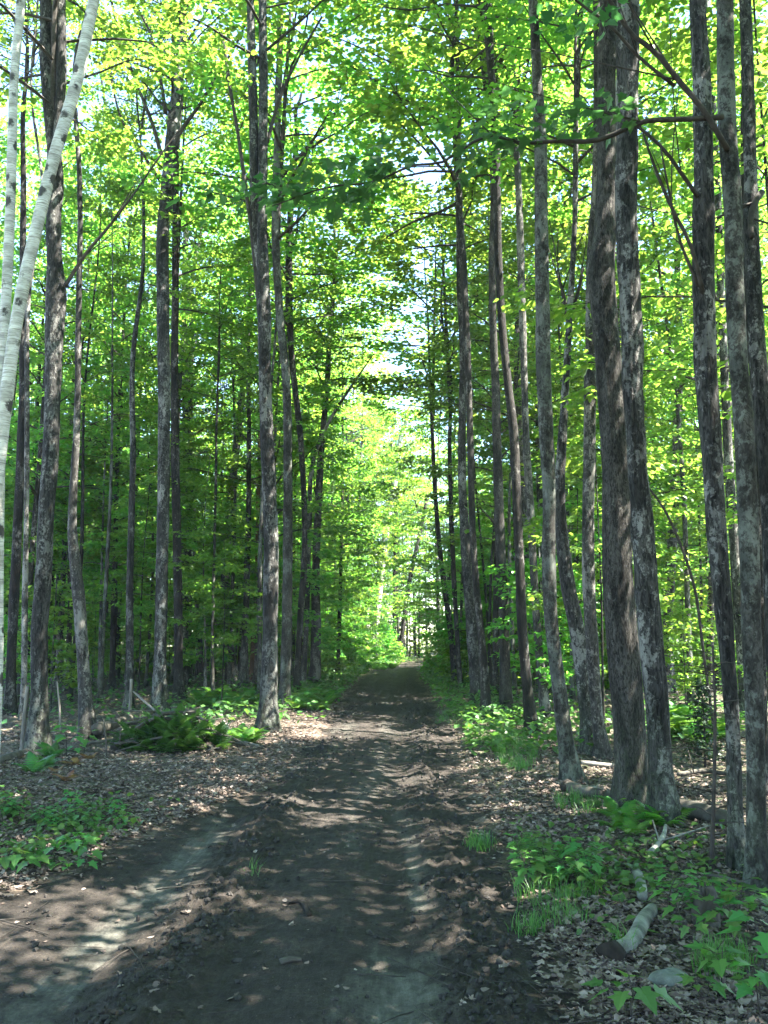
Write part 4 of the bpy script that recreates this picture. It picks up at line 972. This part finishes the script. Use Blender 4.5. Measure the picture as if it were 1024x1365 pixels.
log('fallen_log', 'short dark log lying left of the big furrowed tree', 'log', [(758, 1056, 17), (775, 1062, 18), (800, 1066, 16), (822, 1066, 12)], 'oldlog', 14, .1, seed=7, endcap=True)
log('fallen_log', 'mossy log lying behind the mottled trunk on the right', 'log', [(905, 1086, 24), (925, 1092, 26), (950, 1097, 24), (985, 1104, 20)], 'oldlog', 14, .1, seed=8)
log('fallen_log', 'weathered log lying on the ground at the left edge', 'log', [(-12, 1022, 12), (15, 1014, 13), (40, 1006, 11), (58, 1000, 8)], 'oldlog', 10, .1, seed=9)
log('fallen_log', 'dead log propped at the left end of the brush pile', 'log', [(128, 988, 15), (150, 980, 13), (175, 970, 11), (200, 962, 8)], 'oldlog', 12, .1, lift=.12, seed=10, nubs=3)
log('fallen_log', 'short sawn log with a pale round end by the brush pile', 'log', [(158, 1003, 26), (170, 998, 24), (186, 990, 20)], 'oldlog', 14, .08, seed=11)
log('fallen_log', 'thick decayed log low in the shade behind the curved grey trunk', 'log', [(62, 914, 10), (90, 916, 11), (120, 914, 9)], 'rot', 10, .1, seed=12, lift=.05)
log('stick', 'long thin stick slanting over the brush pile', 'stick', [(205, 985, 3), (185, 960, 3), (165, 935, 2)], 'deadwood', 6, .1, lift=.45, seed=13)
log('stick', 'gnarled black twig lying in the middle of the track', 'stick', [(412, 1222, 6), (408, 1212, 7), (398, 1204, 6), (385, 1206, 4)], 'rot', 8, .25, seed=14, nubs=0)
log('stick', 'small dark twig on the near track', 'stick', [(374, 1285, 8), (386, 1282, 8), (402, 1281, 5)], 'oldlog', 8, .25, seed=15)
log('stick', 'thin stick on the litter beside the lower seedlings', 'stick', [(940, 1180, 5), (965, 1185, 6), (990, 1192, 5), (1010, 1194, 4)], 'oldlog', 8, .1, seed=16, lift=.06)
log('stick', 'pale stick on the litter right of the brush pile', 'stick', [(300, 985, 3), (318, 990, 3), (345, 997, 3)], 'deadwood', 6, .1, seed=17, lift=.02)
log('stick', 'pale forked stick below the twin stemmed maple', 'stick', [(298, 965, 3), (312, 980, 3), (330, 990, 3)], 'deadwood', 6, .1, seed=18, lift=.04, nubs=3)
log('stick', 'fallen branch across the litter behind the clean leaning pole', 'stick', [(775, 1022, 6), (810, 1026, 6), (850, 1024, 4)], 'deadwood', 7, .1, seed=19, lift=.03)
log('stick', 'grey branch on the ground far right behind the dead sapling', 'stick', [(905, 1040, 6), (945, 1036, 6), (985, 1042, 5)], 'oldlog', 7, .1, seed=20, lift=.05, nubs=2)
def upright(name, label, cat, pts, mat, d=None, twigs=0, seed=1):
    b, t = on_ground(pts[0][0], pts[0][1]); P, Rr = limb_path(b[1], pts); P[0][2] = b[2] - .05
    root = thing(name, label, cat, b); mb = MB(); mb.tube(P - b, Rr, n=7, step=.1, knob=.1, seed=seed); g = np.random.default_rng(seed)
    for k in range(twigs):
        f = g.uniform(.15, .98); i = min(int(f * (len(P) - 1)), len(P) - 2); p = P[i] + (P[i + 1] - P[i]) * (f * (len(P) - 1) - i) - b; a = g.uniform(0, 6.28); l = g.uniform(.2, .5)
        mb.tube([p, p + np.array([math.cos(a), math.sin(a), .15]) * l * .5, p + np.array([math.cos(a), math.sin(a), .05]) * l], [Rr[0] * .3, Rr[0] * .2, .002], n=3, step=.2)
    link('stem', mb.mesh('stem', [M[mat]]), root)
    return root, b
upright('dead_sapling', 'bare white stick standing left of the knotted maple', 'dead sapling', [(29, 1006, 8), (31, 975, 6), (35, 935, 6), (37, 915, 5)], 'deadwood', seed=2)
upright('dead_sapling', 'pale thin stick upright between the knotted maple and the curved trunk', 'dead sapling', [(81, 975, 3), (79, 940, 3), (76, 908, 2)], 'deadwood', seed=3)
upright('dead_sapling', 'white broken stick upright left of the brush pile', 'dead sapling', [(173, 962, 5), (174, 935, 5), (175, 905, 4)], 'deadwood', seed=4)
upright('dead_sapling', 'short snapped stick in front of the brush pile', 'dead sapling', [(143, 1010, 3), (141, 985, 3), (138, 958, 2)], 'oldlog', seed=5)
upright('dead_sapling', 'black dead sapling with fine bare twigs in front of the glade', 'dead sapling', [(948, 1160, 8), (951, 1080, 6), (953, 1000, 5), (953, 930, 4), (950, 860, 3)], 'twig', twigs=26, seed=6)
r_, b_ = upright('dead_sapling', 'leaning bare stem arching over the right glade', 'dead sapling', [(957, 1010, 4), (950, 960, 4), (938, 870, 4), (925, 780, 4), (905, 720, 4), (880, 670, 3), (848, 632, 3)], 'twig', twigs=8, seed=7)

def spruce(px, py, h, label):
    p, t = on_ground(px, py); root = thing('spruce_sapling', label, 'spruce', p); g = np.random.default_rng(5)
    mb = MB(); mb.tube([(0, 0, -.05), (0.02, 0, h * .5), (0, 0, h)], [.02, .014, .004], n=6, step=.2); V = []; F = []; n0 = 0
    for i in range(34):
        z = h * (.12 + .86 * i / 34); l = (h * .26) * (1 - .8 * i / 34) * g.uniform(.6, 1.15); a = i * 2.4
        d = np.array([math.cos(a), math.sin(a), -.12]); mb.tube([(0, 0, z), np.array([0, 0, z]) + d * l], [.005, .002], n=3, step=.3)
        m = int(40 * l / .4) + 8; t_ = g.uniform(.1, 1, m); pos = np.array([0, 0, z]) + d * l * t_[:, None] + g.normal(0, .02, (m, 3))
        P, T = LEAF[2]; v, f = place_leaves(pos, np.full(m, a - 1.57) + g.normal(0, 1.0, m), g.normal(-.2, .4, m), g.normal(0, .6, m), np.full(m, .055), 2)
        v2 = v; V.append(v2); F.append(f + n0); n0 += len(v)
    link('trunk', mb.mesh('trunk', [M['twig']]), root); link('crown', new_mesh('crown', np.concatenate(V), [np.concatenate(F)], [M['needle']]), root)
spruce(940, 1022, 1.15, 'small dark spruce sapling in front of the sunny glade')

def rock(px, py, w, label):
    p, t = on_ground(px, py); r = w * .5 / FPX * t; bm_v = []; th = np.linspace(0, 2 * math.pi, 36, endpoint=False); rings = 14; V = []
    for i in range(rings + 1):
        ph = -.5 + (math.pi / 2 + .5) * i / rings
        for a in th:
            k = 1 + .22 * (vnoise(np.array([math.cos(a) * 1.5 + 9]), np.array([math.sin(a) * 1.5 + ph * 1.5 + 9]))[0] - .5) + .06 * (vnoise(np.array([math.cos(a) * 6 + 30]), np.array([math.sin(a) * 6 + ph * 5 + 30]))[0] - .5)
            c = math.cos(ph) if ph < 0 else math.cos(ph) ** .8
            V.append((r * k * c * math.cos(a), r * .75 * k * c * math.sin(a), r * .52 * k * math.sin(ph)))
    Q = [(i * 36 + j, i * 36 + (j + 1) % 36, (i + 1) * 36 + (j + 1) % 36, (i + 1) * 36 + j) for i in range(rings) for j in range(36)]
    o = link('rock', new_mesh('rock', V, [np.array(Q)], [M['rock']], smooth=True), None, p + (0, 0, .01), (0, 0, .3)); o['label'] = label; o['category'] = 'rock'
rock(893, 1312, 58, 'low grey green lichened rock on the litter near the fallen limb')
rock(790, 1052, 12, 'small grey stone on the litter near the dark log')

def stump():
    p, t = on_ground(940, 1232); root = thing('stump', 'grey splintered mossy stump among the seedlings on the right', 'stump', p); mb = MB()
    mb.tube([(0, 0, -.1), (0, 0, .08), (.01, 0, .14), (.0, .01, .19)], [.065, .055, .05, .046], n=20, step=.02, knob=.14, seed=3, flare=.3)
    link('stump_body', mb.mesh('stump_body', [M['oldlog']]), root); m2 = MB(); g = np.random.default_rng(2)
    for i in range(13):
        a = i * .483; m2.tube([(.038 * math.cos(a), .038 * math.sin(a), .14), (.041 * math.cos(a), .041 * math.sin(a), .19 + g.uniform(.0, .03))], [.013, .005], n=4, step=.05)
    link('splinters', m2.mesh('splinters', [M['oldlog']]), root)
stump()

# ------------------------------------------------------------------ light, sky, camera
AZ, EL = rad(104), rad(58)
w = bpy.data.worlds.new('World'); S.world = w; w.use_nodes = True
wn = w.node_tree.nodes; bg = wn['Background']
sky = wn.new('ShaderNodeTexSky'); sky.sky_type = 'NISHITA'; sky.sun_disc = False
sky.sun_elevation = EL; sky.sun_rotation = AZ; sky.air_density = 1.0; sky.dust_density = .2; sky.ozone_density = 3.0
w.node_tree.links.new(sky.outputs[0], bg.inputs[0]); bg.inputs[1].default_value = .075
sl = bpy.data.lights.new('sun', 'SUN'); sl.energy = 4.7; sl.angle = rad(.3); sl.color = (1.0, .95, .86)
so = bpy.data.objects.new('sun', sl); COL.objects.link(so)
from mathutils import Vector
dv = Vector((math.sin(AZ) * math.cos(EL), math.cos(AZ) * math.cos(EL), math.sin(EL)))
so.rotation_euler = dv.to_track_quat('Z', 'Y').to_euler(); so.location = dv * 60
HAZE = .0005
if HAZE:
    hm, hn, hout = nodes('haze_air'); pv = hn.nodes.new('ShaderNodeVolumePrincipled')
    pv.inputs['Color'].default_value = (.86, .95, 1.0, 1); pv.inputs['Density'].default_value = HAZE; pv.inputs['Anisotropy'].default_value = .2
    hn.links.new(pv.outputs[0], hout.inputs['Volume'])
    x0, x1, y0, y1, z0, z1 = -180, 180, -40, 185, -3, 32
    hv = [(x, y, z) for z in (z0, z1) for y in (y0, y1) for x in (x0, x1)]
    link('haze', new_mesh('haze', hv, [np.array([(0, 2, 3, 1), (4, 5, 7, 6), (0, 1, 5, 4), (1, 3, 7, 5), (3, 2, 6, 7), (2, 0, 4, 6)])], [hm]), kind='stuff')
cam = bpy.data.cameras.new('camera'); co = bpy.data.objects.new('camera', cam); COL.objects.link(co)
co.location = (0, 0, CAMZ); co.rotation_euler = (math.pi / 2 + PITCH, 0, 0)
cam.sensor_fit = 'HORIZONTAL'; cam.sensor_width = 36; cam.lens = 36 * FPX / 1024; cam.clip_end = 2000; cam.clip_start = .05
S.camera = co
S.view_settings.view_transform = 'Standard'; S.view_settings.look = 'None'; S.view_settings.exposure = 3.88; S.view_settings.gamma = 1
cy_ = S.cycles
cy_.max_bounces = 10; cy_.diffuse_bounces = 8; cy_.glossy_bounces = 2; cy_.transmission_bounces = 6; cy_.transparent_max_bounces = 4
cy_.caustics_reflective = False; cy_.caustics_refractive = False; cy_.sample_clamp_indirect = 3; cy_.use_denoising = True
